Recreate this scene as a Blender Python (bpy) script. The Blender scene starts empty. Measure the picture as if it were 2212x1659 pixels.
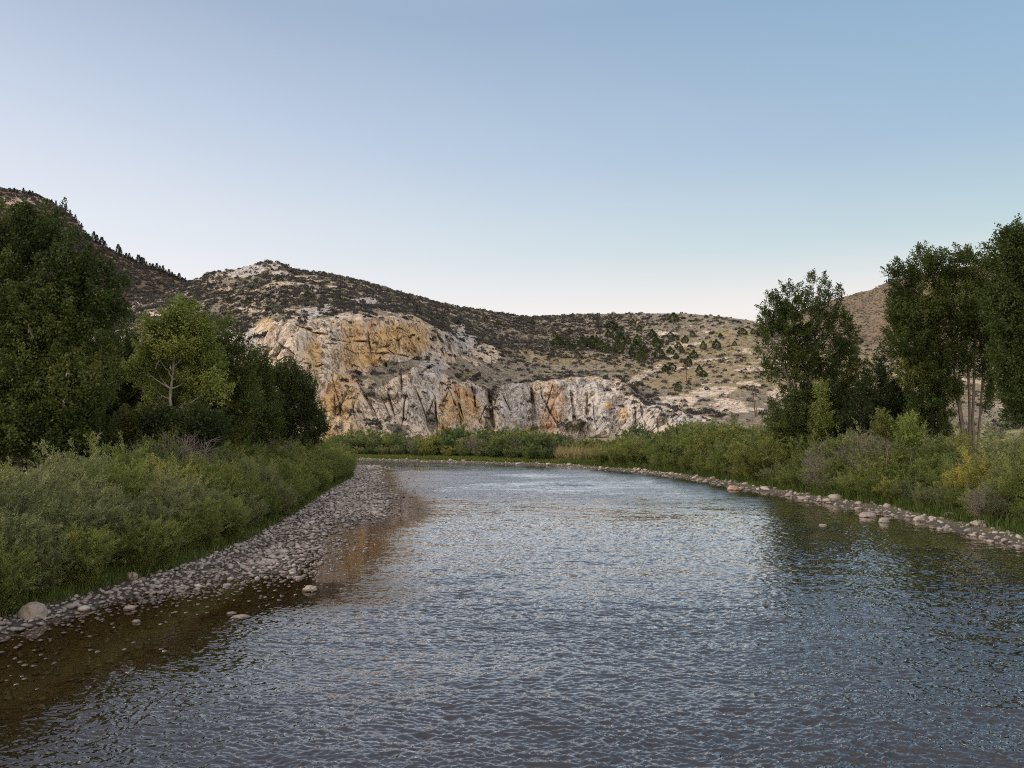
import bpy, bmesh, math, random
import numpy as np
from mathutils import Vector

# ------------------------------------------------------------------ camera, light, exposure
scene = bpy.context.scene
COL = scene.collection
F = 1662.0            # focal length in pixels of a 2212 px wide picture
CX, CY, HZ, EYE = 1106.0, 829.5, 930.0, 6.0
PITCH = math.atan((HZ - CY) / F)
cam_data = bpy.data.cameras.new("camera")
cam_data.sensor_width = 36.0
cam_data.lens = 36.0 * F / 2212.0
cam_data.clip_start = 0.1
cam_data.clip_end = 12000.0
cam = bpy.data.objects.new("camera", cam_data)
COL.objects.link(cam)
cam.location = (0, 0, EYE)
cam.rotation_euler = (math.radians(90) + PITCH, 0, 0)
scene.camera = cam

SUN_EL, SUN_AZ = math.radians(30), math.radians(-88)     # azimuth clockwise from +Y (view direction)
world = bpy.data.worlds.new("World")
scene.world = world
world.use_nodes = True
wn = world.node_tree
wn.nodes.clear()
wout = wn.nodes.new("ShaderNodeOutputWorld")
wbg = wn.nodes.new("ShaderNodeBackground")
sky = wn.nodes.new("ShaderNodeTexSky")
sky.sky_type = 'NISHITA'
sky.sun_disc = False
sky.sun_elevation = math.radians(3.0)
sky.sun_rotation = SUN_AZ
sky.altitude = 1500
sky.air_density = 1.0
sky.dust_density = 2.0
sky.ozone_density = 1.5
wbg.inputs["Strength"].default_value = 0.15
# gradient of the dusk sky by direction (pale cream low down, blue above, brighter to the left / west)
def wnode(t, **kw):
    n = wn.nodes.new(t)
    for k, v in kw.items():
        setattr(n, k, v)
    return n
tc = wnode("ShaderNodeTexCoord")
sep = wnode("ShaderNodeSeparateXYZ")
wn.links.new(tc.outputs["Generated"], sep.inputs[0])
def ramp_world(stops):
    r = wnode("ShaderNodeValToRGB")
    e = r.color_ramp.elements
    while len(e) > 1:
        e.remove(e[-1])
    e[0].position = stops[0][0]; e[0].color = (*stops[0][1], 1)
    for p, c in stops[1:]:
        q = e.new(p); q.color = (*c, 1)
    return r
# by height z (0 .. 1); overhead stops brightened beyond dusk, out of view, as fill
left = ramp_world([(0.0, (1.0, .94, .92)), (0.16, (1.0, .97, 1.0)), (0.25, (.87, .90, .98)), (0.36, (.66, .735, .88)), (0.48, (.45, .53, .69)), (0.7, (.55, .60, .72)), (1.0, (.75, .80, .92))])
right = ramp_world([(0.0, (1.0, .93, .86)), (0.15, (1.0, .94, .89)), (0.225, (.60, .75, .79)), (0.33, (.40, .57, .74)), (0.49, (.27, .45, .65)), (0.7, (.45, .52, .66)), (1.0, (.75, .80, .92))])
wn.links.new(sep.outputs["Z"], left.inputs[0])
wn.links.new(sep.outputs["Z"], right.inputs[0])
mr = wnode("ShaderNodeMapRange")
mr.inputs["From Min"].default_value = -0.62
mr.inputs["From Max"].default_value = 0.55
wn.links.new(sep.outputs["X"], mr.inputs["Value"])
mixlr = wnode("ShaderNodeMix", data_type='RGBA')
wn.links.new(mr.outputs[0], mixlr.inputs["Factor"])
wn.links.new(left.outputs[0], mixlr.inputs["A"])
wn.links.new(right.outputs[0], mixlr.inputs["B"])
# sunset glow behind the camera, out of view, boosted to brighten the land
mrb = wnode("ShaderNodeMapRange")
mrb.inputs["From Min"].default_value = 0.1
mrb.inputs["From Max"].default_value = -0.9
wn.links.new(sep.outputs["Y"], mrb.inputs["Value"])
glow = wnode("ShaderNodeMix", data_type='RGBA')
glow.inputs["B"].default_value = (2.7, 2.3, 1.95, 1)
wn.links.new(mrb.outputs[0], glow.inputs["Factor"])
wn.links.new(mixlr.outputs["Result"], glow.inputs["A"])
# nishita carries the fine variation, scaled into the same range
nsc = wnode("ShaderNodeMix", data_type='RGBA')
nsc.inputs["Factor"].default_value = 0.90
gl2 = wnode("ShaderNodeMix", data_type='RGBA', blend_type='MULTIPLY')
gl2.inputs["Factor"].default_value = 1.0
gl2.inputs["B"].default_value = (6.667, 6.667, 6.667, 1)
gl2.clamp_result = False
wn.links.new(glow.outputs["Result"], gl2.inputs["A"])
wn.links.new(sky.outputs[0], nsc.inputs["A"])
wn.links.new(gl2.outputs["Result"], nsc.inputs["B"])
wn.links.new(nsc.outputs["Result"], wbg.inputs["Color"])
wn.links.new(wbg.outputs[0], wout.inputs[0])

sun_d = bpy.data.lights.new("sun", 'SUN')
sun_d.energy = 3.3
sun_d.angle = math.radians(16)
sun_d.color = (1.0, 0.86, 0.70)
sun = bpy.data.objects.new("sun", sun_d)
COL.objects.link(sun)
sdir = Vector((math.sin(SUN_AZ) * math.cos(SUN_EL), math.cos(SUN_AZ) * math.cos(SUN_EL), math.sin(SUN_EL)))
sun.rotation_euler = sdir.to_track_quat('Z', 'Y').to_euler()

scene.view_settings.view_transform = 'Standard'
scene.view_settings.look = 'None'
scene.view_settings.exposure = 0.0
scene.view_settings.gamma = 1.0
scene.render.engine = 'CYCLES'
scene.cycles.use_denoising = False
scene.cycles.filter_width = 1.1
scene.cycles.max_bounces = 8
scene.cycles.diffuse_bounces = 3
scene.cycles.transparent_max_bounces = 12

R = np.random.default_rng(7)
rnd = random.Random(11)

# ------------------------------------------------------------------ helpers
def at(px, py, d):
    """a pixel of the 2212 x 1659 picture and a distance along the view become a point of the place"""
    px, py, d = np.asarray(px, float), np.asarray(py, float), np.asarray(d, float)
    cp, sp = math.cos(PITCH), math.sin(PITCH)
    u = (px - CX) / F; v = (CY - py) / F
    y = cp - sp * v; z = sp + cp * v
    return np.stack([u / y * d, d + 0 * u, EYE + z / y * d], -1)

_perm = np.random.default_rng(3).permutation(256)
_perm = np.concatenate([_perm, _perm, _perm])
_grad = np.random.default_rng(4).normal(size=(256, 3))
_grad /= np.linalg.norm(_grad, axis=1)[:, None]
def pn(x, y, z):
    """perlin noise, roughly -1..1"""
    xi, yi, zi = np.floor(x).astype(int), np.floor(y).astype(int), np.floor(z).astype(int)
    xf, yf, zf = x - xi, y - yi, z - zi
    xi &= 255; yi &= 255; zi &= 255
    u, v, w = [t * t * t * (t * (t * 6 - 15) + 10) for t in (xf, yf, zf)]
    def g(a, b, c):
        h = _perm[_perm[_perm[xi + a] + yi + b] + zi + c]
        q = _grad[h]
        return q[..., 0] * (xf - a) + q[..., 1] * (yf - b) + q[..., 2] * (zf - c)
    def L(a, b, t): return a + (b - a) * t
    r = L(L(L(g(0, 0, 0), g(1, 0, 0), u), L(g(0, 1, 0), g(1, 1, 0), u), v),
          L(L(g(0, 0, 1), g(1, 0, 1), u), L(g(0, 1, 1), g(1, 1, 1), u), v), w)
    return r * 1.6
def fbm(x, y, z, n=4):
    s, a = 0, 1
    for i in range(n):
        s = s + a * pn(x * 2 ** i + 17.3 * i, y * 2 ** i + 5.1 * i, z * 2 ** i + 9.7 * i); a *= .5
    return s / 1.6
def smooth(a, b, x):
    t = np.clip((x - a) / (b - a), 0, 1)
    return t * t * (3 - 2 * t)

def tag(o, label=None, cat=None, group=None, kind=None):
    if label: o["label"] = label
    if cat: o["category"] = cat
    if group: o["group"] = group
    if kind: o["kind"] = kind
    return o
def empty(name, loc, rz=0.0):
    o = bpy.data.objects.new(name, None)
    o.location = loc; o.rotation_euler = (0, 0, rz)
    o.empty_display_size = 0.3
    COL.objects.link(o)
    return o
def make_mesh(name, V, faces, mat, k=4, attrs=None, smooth_shade=False):
    """V (n,3), faces (m,k) or list of such arrays"""
    me = bpy.data.meshes.new(name)
    V = np.ascontiguousarray(V, np.float32)
    fl = faces if isinstance(faces, list) else [faces]
    fl = [np.asarray(f, np.int32) for f in fl if len(f)]
    nl = sum(f.size for f in fl); nf = sum(len(f) for f in fl)
    me.vertices.add(len(V)); me.vertices.foreach_set("co", V.ravel())
    me.loops.add(nl); me.loops.foreach_set("vertex_index", np.concatenate([f.ravel() for f in fl]))
    me.polygons.add(nf)
    tot = np.concatenate([np.full(len(f), f.shape[1], np.int32) for f in fl])
    st = np.concatenate([[0], np.cumsum(tot)[:-1]]).astype(np.int32)
    me.polygons.foreach_set("loop_start", st)
    if smooth_shade:
        me.polygons.foreach_set("use_smooth", np.ones(nf, bool))
    else:
        me.polygons.foreach_set("use_smooth", np.zeros(nf, bool))
    for an, av in (attrs or {}).items():
        a = me.attributes.new(an, 'FLOAT', 'POINT')
        a.data.foreach_set("value", np.ascontiguousarray(av, np.float32).ravel())
    me.update(calc_edges=True)
    if mat: me.materials.append(mat)
    return me
def link(name, me, parent=None, loc=None):
    o = bpy.data.objects.new(name, me)
    COL.objects.link(o)
    if parent is not None: o.parent = parent
    if loc is not None: o.location = loc
    return o
def copy_tree(o, parent=None):
    c = o.copy(); COL.objects.link(c)
    if parent is not None: c.parent = parent
    for ch in list(o.children):
        copy_tree(ch, c)
    return c
class Tubes:
    """collects tapered tubes, builds one mesh"""
    def __init__(s): s.V = []; s.Q = []; s.n = 0; s.T = []
    def add(s, pts, rad, k=6, tint=0.0):
        pts = np.asarray(pts, float); rad = np.asarray(rad, float)
        m = len(pts)
        tg = np.gradient(pts, axis=0)
        tg /= np.linalg.norm(tg, axis=1)[:, None] + 1e-9
        up = np.array([0.31, 0.22, 0.92]) if abs(tg[0][2]) < .8 else np.array([1, 0.1, 0])
        a = np.cross(tg, up); a /= np.linalg.norm(a, axis=1)[:, None] + 1e-9
        b = np.cross(tg, a)
        th = np.arange(k) * 2 * np.pi / k
        ring = pts[:, None] + rad[:, None, None] * (np.cos(th)[None, :, None] * a[:, None] + np.sin(th)[None, :, None] * b[:, None])
        s.V.append(ring.reshape(-1, 3))
        i = np.arange(m - 1)[:, None] * k; j = np.arange(k)[None]; j2 = (j + 1) % k
        q = np.stack([i + j, i + j2, i + k + j2, i + k + j], -1).reshape(-1, 4) + s.n
        s.Q.append(q); s.n += m * k
        s.T.append(np.full(m * k, tint))
    def mesh(s, name, mat):
        return make_mesh(name, np.concatenate(s.V), np.concatenate(s.Q), mat, attrs={"tint": np.concatenate(s.T)}, smooth_shade=True)
def leaves(P, D, L, W, tint, rng, jitter=0.5, fold=True):
    """leaf shaped quads at P along D (n,3) with length L, width W"""
    n = len(P)
    D = D + rng.normal(size=(n, 3)) * jitter
    D /= np.linalg.norm(D, axis=1)[:, None] + 1e-9
    N = rng.normal(size=(n, 3)); S = np.cross(D, N); S /= np.linalg.norm(S, axis=1)[:, None] + 1e-9
    L = np.broadcast_to(L, (n,))[:, None] * rng.uniform(.7, 1.3, (n, 1)); W = np.broadcast_to(W, (n,))[:, None]
    v = np.stack([P, P + D * L * .45 + S * W * .5, P + D * L, P + D * L * .45 - S * W * .5], 1)
    q = np.arange(n * 4).reshape(n, 4)
    return v.reshape(-1, 3), q, np.repeat(tint, 4)

# ------------------------------------------------------------------ materials
def new_mat(name):
    m = bpy.data.materials.new(name); m.use_nodes = True
    nt = m.node_tree; nt.nodes.clear()
    out = nt.nodes.new("ShaderNodeOutputMaterial")
    return m, nt, out
class NB:
    def __init__(s, nt): s.nt = nt
    def n(s, t, ins=None, **kw):
        x = s.nt.nodes.new(t)
        for k, v in kw.items(): setattr(x, k, v)
        for k, v in (ins or {}).items():
            if isinstance(v, bpy.types.NodeSocket): s.nt.links.new(v, x.inputs[k])
            else: x.inputs[k].default_value = v
        return x
    def ramp(s, fac, stops):
        r = s.n("ShaderNodeValToRGB", {"Fac": fac})
        e = r.color_ramp.elements
        while len(e) > 1: e.remove(e[-1])
        e[0].position = stops[0][0]; e[0].color = (*stops[0][1], 1)
        for p, c in stops[1:]:
            q = e.new(p); q.color = (*c, 1)
        return r.outputs[0]
    def mix(s, f, a, b, bt='MIX'):
        x = s.n("ShaderNodeMix", data_type='RGBA', blend_type=bt)
        for k, v in (("Factor", f), ("A", a), ("B", b)):
            if isinstance(v, bpy.types.NodeSocket): s.nt.links.new(v, x.inputs[k])
            else: x.inputs[k].default_value = v if k == "Factor" else (*v, 1)
        return x.outputs["Result"]
    def math(s, op, a, b=0.0, clamp=False):
        x = s.n("ShaderNodeMath", operation=op, use_clamp=clamp)
        for i, v in enumerate((a, b)):
            if isinstance(v, bpy.types.NodeSocket): s.nt.links.new(v, x.inputs[i])
            else: x.inputs[i].default_value = v
        return x.outputs[0]
    def attr(s, name): return s.n("ShaderNodeAttribute", attribute_name=name).outputs["Fac"]
    def maprange(s, v, a, b, c=0.0, d=1.0):
        return s.n("ShaderNodeMapRange", {"Value": v, "From Min": a, "From Max": b, "To Min": c, "To Max": d}).outputs[0]
    def noise(s, vec, scale, detail=4, rough=.55, dist=0.0):
        return s.n("ShaderNodeTexNoise", {"Vector": vec, "Scale": scale, "Detail": detail, "Roughness": rough, "Distortion": dist}).outputs["Fac"]
    def mapping(s, vec, scale): return s.n("ShaderNodeMapping", {"Vector": vec, "Scale": scale}).outputs[0]
    def pos(s): return s.n("ShaderNodeNewGeometry").outputs["Position"]
    def obj(s): return s.n("ShaderNodeTexCoord").outputs["Object"]

def leaf_mat(name, stops, trans=0.3, rough=0.6, obj_var=0.22):
    m, nt, out = new_mat(name); b = NB(nt)
    t = b.attr("tint")
    oi = b.n("ShaderNodeObjectInfo").outputs["Random"]
    f = b.math('ADD', t, b.math('MULTIPLY', b.math('SUBTRACT', oi, 0.5), obj_var * 2), clamp=True)
    c = b.ramp(f, stops)
    p = b.n("ShaderNodeBsdfPrincipled", {"Base Color": c, "Roughness": rough, "Specular IOR Level": 0.25})
    tr = b.n("ShaderNodeBsdfTranslucent", {"Color": b.mix(0.5, c, (0.10, 0.13, 0.02))})
    mx = b.n("ShaderNodeMixShader", {0: trans, 1: p.outputs[0], 2: tr.outputs[0]})
    nt.links.new(mx.outputs[0], out.inputs[0])
    return m
def bark_mat(name, c1, c2, scale=(6, 6, 1.2)):
    m, nt, out = new_mat(name); b = NB(nt)
    n = b.noise(b.mapping(b.obj(), scale), 1.6, 5, .6)
    n2 = b.noise(b.obj(), 0.9, 2)
    c = b.mix(b.maprange(n, .35, .65), c1, c2)
    c = b.mix(b.maprange(n2, .5, .8, 0, .6), c, tuple(x * .5 for x in c1))
    bp = b.n("ShaderNodeBump", {"Height": n, "Strength": .6, "Distance": .04})
    p = b.n("ShaderNodeBsdfPrincipled", {"Base Color": c, "Roughness": .85, "Normal": bp.outputs[0]})
    nt.links.new(p.outputs[0], out.inputs[0])
    return m

M = {}
M["cotton"] = leaf_mat("cottonwood_leaf", [(0, (.022, .036, .009)), (.5, (.044, .066, .015)), (.85, (.080, .105, .022)), (1, (.14, .13, .03))])
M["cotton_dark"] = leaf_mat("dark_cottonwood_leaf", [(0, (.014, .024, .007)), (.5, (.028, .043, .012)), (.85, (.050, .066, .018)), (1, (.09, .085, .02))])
M["cotton_light"] = leaf_mat("light_cottonwood_leaf", [(0, (.065, .090, .020)), (.5, (.135, .18, .040)), (.85, (.21, .25, .065)), (1, (.26, .27, .07))])
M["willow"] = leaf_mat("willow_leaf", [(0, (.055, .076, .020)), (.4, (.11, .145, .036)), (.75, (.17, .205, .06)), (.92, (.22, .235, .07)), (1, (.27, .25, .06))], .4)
M["willow_gray"] = leaf_mat("gray_willow_leaf", [(0, (.060, .080, .040)), (.5, (.125, .145, .062)), (.9, (.20, .215, .10)), (1, (.24, .24, .09))], .3)
M["willow_yellow"] = leaf_mat("yellowing_willow_leaf", [(0, (.08, .10, .025)), (.5, (.17, .19, .05)), (.85, (.27, .26, .06)), (1, (.42, .31, .05))], .35)
M["willow_far"] = leaf_mat("far_willow_leaf", [(0, (.040, .060, .022)), (.5, (.085, .12, .045)), (.9, (.14, .18, .06)), (1, (.24, .22, .06))], .3)
M["dead"] = bark_mat("bare_gray_twig", (.21, .185, .175), (.12, .10, .095))
M["stem"] = bark_mat("willow_stem", (.14, .10, .06), (.09, .065, .04))
M["bark"] = bark_mat("cottonwood_bark", (.17, .14, .11), (.09, .075, .06))
M["bark_white"] = bark_mat("white_cottonwood_bark", (.30, .28, .245), (.15, .135, .115))
M["bark_pale"] = bark_mat("pale_cottonwood_bark", (.29, .26, .215), (.15, .125, .10))
M["juniper"] = leaf_mat("juniper_needle", [(0, (.018, .030, .014)), (.5, (.038, .056, .022)), (1, (.075, .09, .030))], .1, .8, .3)
M["conifer"] = leaf_mat("conifer_needle", [(0, (.016, .024, .016)), (.5, (.028, .038, .024)), (1, (.05, .06, .035))], .05, .85)
M["sage"] = leaf_mat("sagebrush_leaf", [(0, (.025, .024, .027)), (.45, (.050, .047, .050)), (.75, (.082, .079, .072)), (1, (.22, .22, .16))], .05, .9, 0)
M["grass"] = leaf_mat("green_grass_blade", [(0, (.03, .050, .010)), (.5, (.065, .10, .018)), (.85, (.11, .15, .03)), (1, (.26, .22, .08))], .35)
M["grass_tan"] = leaf_mat("dry_grass_blade", [(0, (.14, .11, .04)), (.5, (.24, .20, .10)), (1, (.36, .30, .16))], .25)

# rock cobbles
def rock_mat(name, stops, scale=3.0):
    m, nt, out = new_mat(name); b = NB(nt)
    t = b.attr("tint"); oi = b.n("ShaderNodeObjectInfo").outputs["Random"]
    n = b.noise(b.obj(), scale, 6, .65)
    f = b.math('FRACT', b.math('ADD', t, oi))
    c = b.ramp(f, stops)
    c = b.mix(b.maprange(n, .3, .7, 0, .55), c, (.16, .13, .12))
    n3 = b.noise(b.obj(), scale * 4, 4, .7)
    c = b.mix(b.maprange(n3, .58, .75, 0, .6), c, (.52, .49, .46))
    bp = b.n("ShaderNodeBump", {"Height": n3, "Strength": .5, "Distance": .02})
    # the wet band at the waterline
    z = b.n("ShaderNodeSeparateXYZ", {0: b.pos()}).outputs["Z"]
    wet = b.maprange(z, .04, .10, 1, 0)
    c = b.mix(wet, c, b.mix(1.0, c, (.38, .33, .30), 'MULTIPLY'))
    ro = b.maprange(wet, 0, 1, .85, .3)
    p = b.n("ShaderNodeBsdfPrincipled", {"Base Color": c, "Roughness": ro, "Normal": bp.outputs[0]})
    nt.links.new(p.outputs[0], out.inputs[0])
    return m
M["cobble"] = rock_mat("river_cobble", [(0, (.18, .175, .17)), (.25, (.28, .27, .265)), (.45, (.09, .088, .088)), (.6, (.19, .165, .15)), (.8, (.42, .41, .39)), (1, (.14, .135, .13))])
M["boulder"] = rock_mat("boulder_rock", [(0, (.23, .205, .18)), (1, (.23, .205, .18))], 1.6)
M["pale_rock"] = rock_mat("pale_bank_rock", [(0, (.24, .215, .195)), (.3, (.36, .33, .295)), (.5, (.15, .135, .125)), (.75, (.27, .24, .215)), (1, (.19, .16, .14))])
M["red_rock"] = rock_mat("rusty_rock", [(0, (.34, .22, .15)), (1, (.34, .22, .15))], 2)
def plain(name, col, rough=.8):
    m, nt, out = new_mat(name); b = NB(nt)
    n = b.noise(b.obj(), 3, 4)
    c = b.mix(n, col, tuple(x * .55 for x in col))
    p = b.n("ShaderNodeBsdfPrincipled", {"Base Color": c, "Roughness": rough})
    nt.links.new(p.outputs[0], out.inputs[0]); return m
M["pole"] = plain("brown_pole_wood", (.11, .055, .035))
M["fence"] = plain("weathered_rail", (.10, .085, .07))
M["glassy"] = plain("pale_insulator", (.45, .45, .42), .3)

# hillside
def hill_mat(name, fine=1.0):
    m, nt, out = new_mat(name); b = NB(nt)
    P = b.pos()
    rock, och, ora, gra = b.attr("rock"), b.attr("ochre"), b.attr("orange"), b.attr("grass")
    grey = b.attr("grey")
    Pv = b.mapping(P, (1, 1, .35))
    n1 = b.noise(P, .045, 6, .6); n2 = b.noise(Pv, .33, 7, .65, .4); n3 = b.noise(P, 1.1, 5, .7)
    n4 = b.noise(Pv, .11, 5, .6, .8)
    base = b.mix(b.maprange(n1, .38, .62), (.55, .47, .385), (.53, .435, .33))
    base = b.mix(b.maprange(n4, .45, .68, 0, .8), base, (.48, .445, .41))
    base = b.mix(grey, base, b.mix(b.maprange(n4, .35, .65), (.46, .45, .445), (.36, .35, .35)))
    base = b.mix(b.math('MULTIPLY', och, b.maprange(n4, .25, .5)), base, b.mix(n2, (.52, .375, .20), (.47, .32, .165)))
    base = b.mix(b.math('MULTIPLY', ora, b.maprange(n2, .3, .55)), base, (.47, .29, .165))
    # fine mineral mottling and dark weathered streaks
    base = b.mix(b.maprange(n2, .54, .70, 0, .45), base, (.27, .215, .175))
    base = b.mix(b.maprange(n3, .55, .75, 0, .2), base, (.60, .55, .48))
    cr = b.n("ShaderNodeTexVoronoi", {"Vector": b.mapping(b.n("ShaderNodeVectorMath", {0: P, 1: b.n("ShaderNodeTexNoise", {"Vector": P, "Scale": .3, "Detail": 3.0}).outputs["Color"]}, operation='ADD').outputs[0], (.45, .45, .16)), "Scale": 1.0}, feature='DISTANCE_TO_EDGE').outputs["Distance"]
    crack = b.maprange(cr, .0, .06, 1, 0)
    rid = b.math('ABSOLUTE', b.math('SUBTRACT', b.noise(b.mapping(P, (1, 1, .45)), .22, 6, .7, .9), .5))
    crack = b.maprange(rid, .0, .022, 1, 0)
    base = b.mix(b.math('MULTIPLY', crack, .65), base, (.17, .125, .095))
    soil = b.mix(b.maprange(n1, .35, .65), (.205, .18, .145), (.27, .24, .19))
    soil = b.mix(b.maprange(n3, .45, .7, 0, .7), soil, (.14, .11, .075))
    soil = b.mix(b.maprange(n2, .56, .64, 0, .75), soil, (.42, .39, .35))
    gr = b.mix(n2, (.31, .25, .13), (.24, .20, .115))
    gr = b.mix(b.maprange(n3, .5, .7, 0, .6), gr, (.14, .12, .06))
    soil = b.mix(b.math('MULTIPLY', gra, b.maprange(n2, .62, .45)), soil, gr)
    rf = b.maprange(b.math('ADD', rock, b.math('MULTIPLY', b.math('SUBTRACT', n2, .5), 1.3)), .40, .56)
    c = b.mix(rf, soil, base)
    h = b.math('ADD', b.math('MULTIPLY', n2, 1.0), b.math('MULTIPLY', n3, .4))
    h = b.math('SUBTRACT', h, b.math('MULTIPLY', crack, .35))
    bp = b.n("ShaderNodeBump", {"Height": h, "Strength": 1.0, "Distance": 1.6 * fine})
    p = b.n("ShaderNodeBsdfPrincipled", {"Base Color": c, "Roughness": .95, "Specular IOR Level": .1, "Normal": bp.outputs[0]})
    nt.links.new(p.outputs[0], out.inputs[0]); return m
M["hill"] = hill_mat("limestone_hillside")
def far_hill_mat(name, ca, cb, cc):
    m, nt, out = new_mat(name); b = NB(nt)
    P = b.pos()
    n1 = b.noise(P, .012, 4, .6); n3 = b.noise(P, .25, 5, .7); n2 = b.noise(b.mapping(P, (1, 1, 3)), .08, 4)
    c = b.mix(b.maprange(n1, .4, .6), ca, cb)
    c = b.mix(b.maprange(n3, .48, .62, 0, .75), c, cc)
    c = b.mix(b.maprange(b.math('ADD', b.attr("rock"), b.math('MULTIPLY', b.math('SUBTRACT', n2, .5), .8)), .5, .7), c, b.mix(n3, (.42, .36, .32), (.26, .18, .14)))
    bp = b.n("ShaderNodeBump", {"Height": n3, "Strength": .8, "Distance": 2.5})
    p = b.n("ShaderNodeBsdfPrincipled", {"Base Color": c, "Roughness": .95, "Specular IOR Level": .1, "Normal": bp.outputs[0]})
    nt.links.new(p.outputs[0], out.inputs[0]); return m
M["mountain"] = far_hill_mat("brown_scrub_mountain", (.17, .125, .09), (.155, .125, .085), (.065, .055, .045))
M["sagehill"] = far_hill_mat("tan_sage_hill", (.185, .145, .10), (.15, .115, .09), (.10, .08, .062))

# ground: gravel, river bed, soil, grass by attributes
m, nt, out = new_mat("valley_ground"); b = NB(nt)
P = b.pos(); z = b.n("ShaderNodeSeparateXYZ", {0: P}).outputs["Z"]
n1 = b.noise(P, .5, 5); n2 = b.noise(P, 6, 5, .7); vor = b.n("ShaderNodeTexVoronoi", {"Vector": P, "Scale": 7.0})
grav = b.mix(b.maprange(vor.outputs["Distance"], .1, .6), b.ramp(b.n("ShaderNodeSeparateXYZ", {0: vor.outputs["Color"]}).outputs[0], [(0, (.05, .043, .038)), (.5, (.075, .066, .06)), (1, (.035, .03, .028))]), (.03, .024, .02))
bed = b.mix(n1, (.042, .027, .011), (.07, .044, .019))
bed = b.mix(b.maprange(n2, .5, .7, 0, .5), bed, (.05, .03, .015))
soilg = b.mix(b.maprange(n1, .4, .6), (.05, .06, .018), (.09, .075, .035))
dry = b.mix(b.maprange(n1, .4, .6), (.19, .16, .075), (.11, .115, .05))
c = b.mix(b.maprange(z, -.06, .015), bed, grav)
c = b.mix(b.attr("veg"), c, soilg)
c = b.mix(b.attr("dry"), c, dry)
bp = b.n("ShaderNodeBump", {"Height": n2, "Strength": .6, "Distance": .05})
p = b.n("ShaderNodeBsdfPrincipled", {"Base Color": c, "Roughness": .9, "Normal": bp.outputs[0]})
nt.links.new(p.outputs[0], out.inputs[0]); M["ground"] = m

# water: fresnel reflection over clear brown water
m, nt, out = new_mat("river_water"); b = NB(nt)
P = b.pos()
calm = b.attr("calm")                      # 0 rough current, 1 glassy shallows
rough_zone = b.noise(b.mapping(P, (.05, .09, 1)), 1.0, 3, .5)
def wnoise(sx, sy, det, dist=.3, r=.5):
    return b.noise(b.mapping(P, (sx, sy, 1)), 1.0, det, r, dist)
amp = b.math('MULTIPLY', b.maprange(calm, 0, 1, 1, .06), b.maprange(rough_zone, .3, .7, .75, 1.3))
def wcol(sx, sy, det, r, dist):
    t = b.n("ShaderNodeTexNoise", {"Vector": b.mapping(P, (sx, sy, 1)), "Scale": 1.0, "Detail": det, "Roughness": r, "Distortion": dist})
    return b.n("ShaderNodeVectorMath", {0: t.outputs["Color"], 1: (.5, .5, .5)}, operation='SUBTRACT').outputs[0]
def vscale(v, s_): return b.n("ShaderNodeVectorMath", {0: v, "Scale": s_}, operation='SCALE').outputs[0]
def vadd(a_, b_): return b.n("ShaderNodeVectorMath", {0: a_, 1: b_}, operation='ADD').outputs[0]
sl = vadd(vadd(vscale(wcol(2.0, 6.5, 4.0, .66, .2), 1.15), vscale(wcol(.3, 1.0, 2.0, .5, .3), .5)), vscale(wcol(10, 26, 1.0, .5, .1), .5))
sl = b.n("ShaderNodeVectorMath", {0: sl, 1: (.55, 1.0, 0)}, operation='MULTIPLY').outputs[0]
def crease(sx, sy, w, det, off):
    # short steep fronts of the ripples: thin wandering lines
    n_ = b.noise(b.n("ShaderNodeMapping", {"Vector": P, "Scale": (sx, sy, 1), "Location": (off, off, 0)}).outputs[0], 1.0, det, .6, .3)
    return b.maprange(b.math('ABSOLUTE', b.math('SUBTRACT', n_, .5)), 0, w, 1, 0)
cr_ = b.math('MAXIMUM', crease(.9, 3.0, .030, 3.0, 3.1), b.math('MULTIPLY', crease(2.4, 7.5, .035, 2.0, 9.7), .9))
patchy = b.maprange(b.noise(b.mapping(P, (.12, .3, 1)), 1.0, 3, .6), .35, .6, .35, 1.0)
cr_ = b.math('MULTIPLY', cr_, patchy)
sl = vadd(sl, b.n("ShaderNodeCombineXYZ", {1: b.math('MULTIPLY', b.math('MULTIPLY', cr_, b.maprange(b.attr('geo'), 0, 1, 1, .0)), -.42)}).outputs[0])
amp = b.math('MULTIPLY', amp, b.maprange(b.attr('geo'), 0, 1, 1, .30))
sl = b.n("ShaderNodeVectorMath", {0: sl, "Scale": amp}, operation='SCALE').outputs[0]
nrm_ = b.n("ShaderNodeVectorMath", {0: vadd(sl, (0, 0, 1))}, operation='NORMALIZE')
sx_ = b.n("ShaderNodeSeparateXYZ", {0: sl})
sl = b.n("ShaderNodeCombineXYZ", {0: sx_.outputs[0], 1: b.n("ShaderNodeMath", {0: sx_.outputs[1], 1: b.maprange(b.n("ShaderNodeSeparateXYZ", {0: P}).outputs[1], 30, 70, .16, .0), 2: .05}, operation='SMOOTH_MIN').outputs[0], 2: sx_.outputs[2]}).outputs[0]
bp = b.n("ShaderNodeVectorMath", {0: vadd(sl, b.n("ShaderNodeVectorMath", {0: (0, -.06, 0), "Scale": b.math('MULTIPLY', amp, b.math('MULTIPLY', b.maprange(calm, 0, .6, 1.0, .25), b.maprange(b.attr('geo'), 0, 1, 1, 0)))}, operation='SCALE').outputs[0]), 1: b.n("ShaderNodeNewGeometry").outputs["Normal"]}, operation='ADD')
bp = b.n("ShaderNodeVectorMath", {0: bp.outputs[0]}, operation='NORMALIZE')
fr = b.n("ShaderNodeFresnel", {"IOR": 1.333, "Normal": bp.outputs[0]})
gl = b.n("ShaderNodeBsdfGlossy", {"Color": (1, .955, .935, 1), "Roughness": .05, "Normal": bp.outputs[0]})
depthc = b.attr("deep")
tr = b.n("ShaderNodeBsdfTransparent", {"Color": b.mix(depthc, (.80, .68, .50), (.20, .20, .17))})
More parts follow.
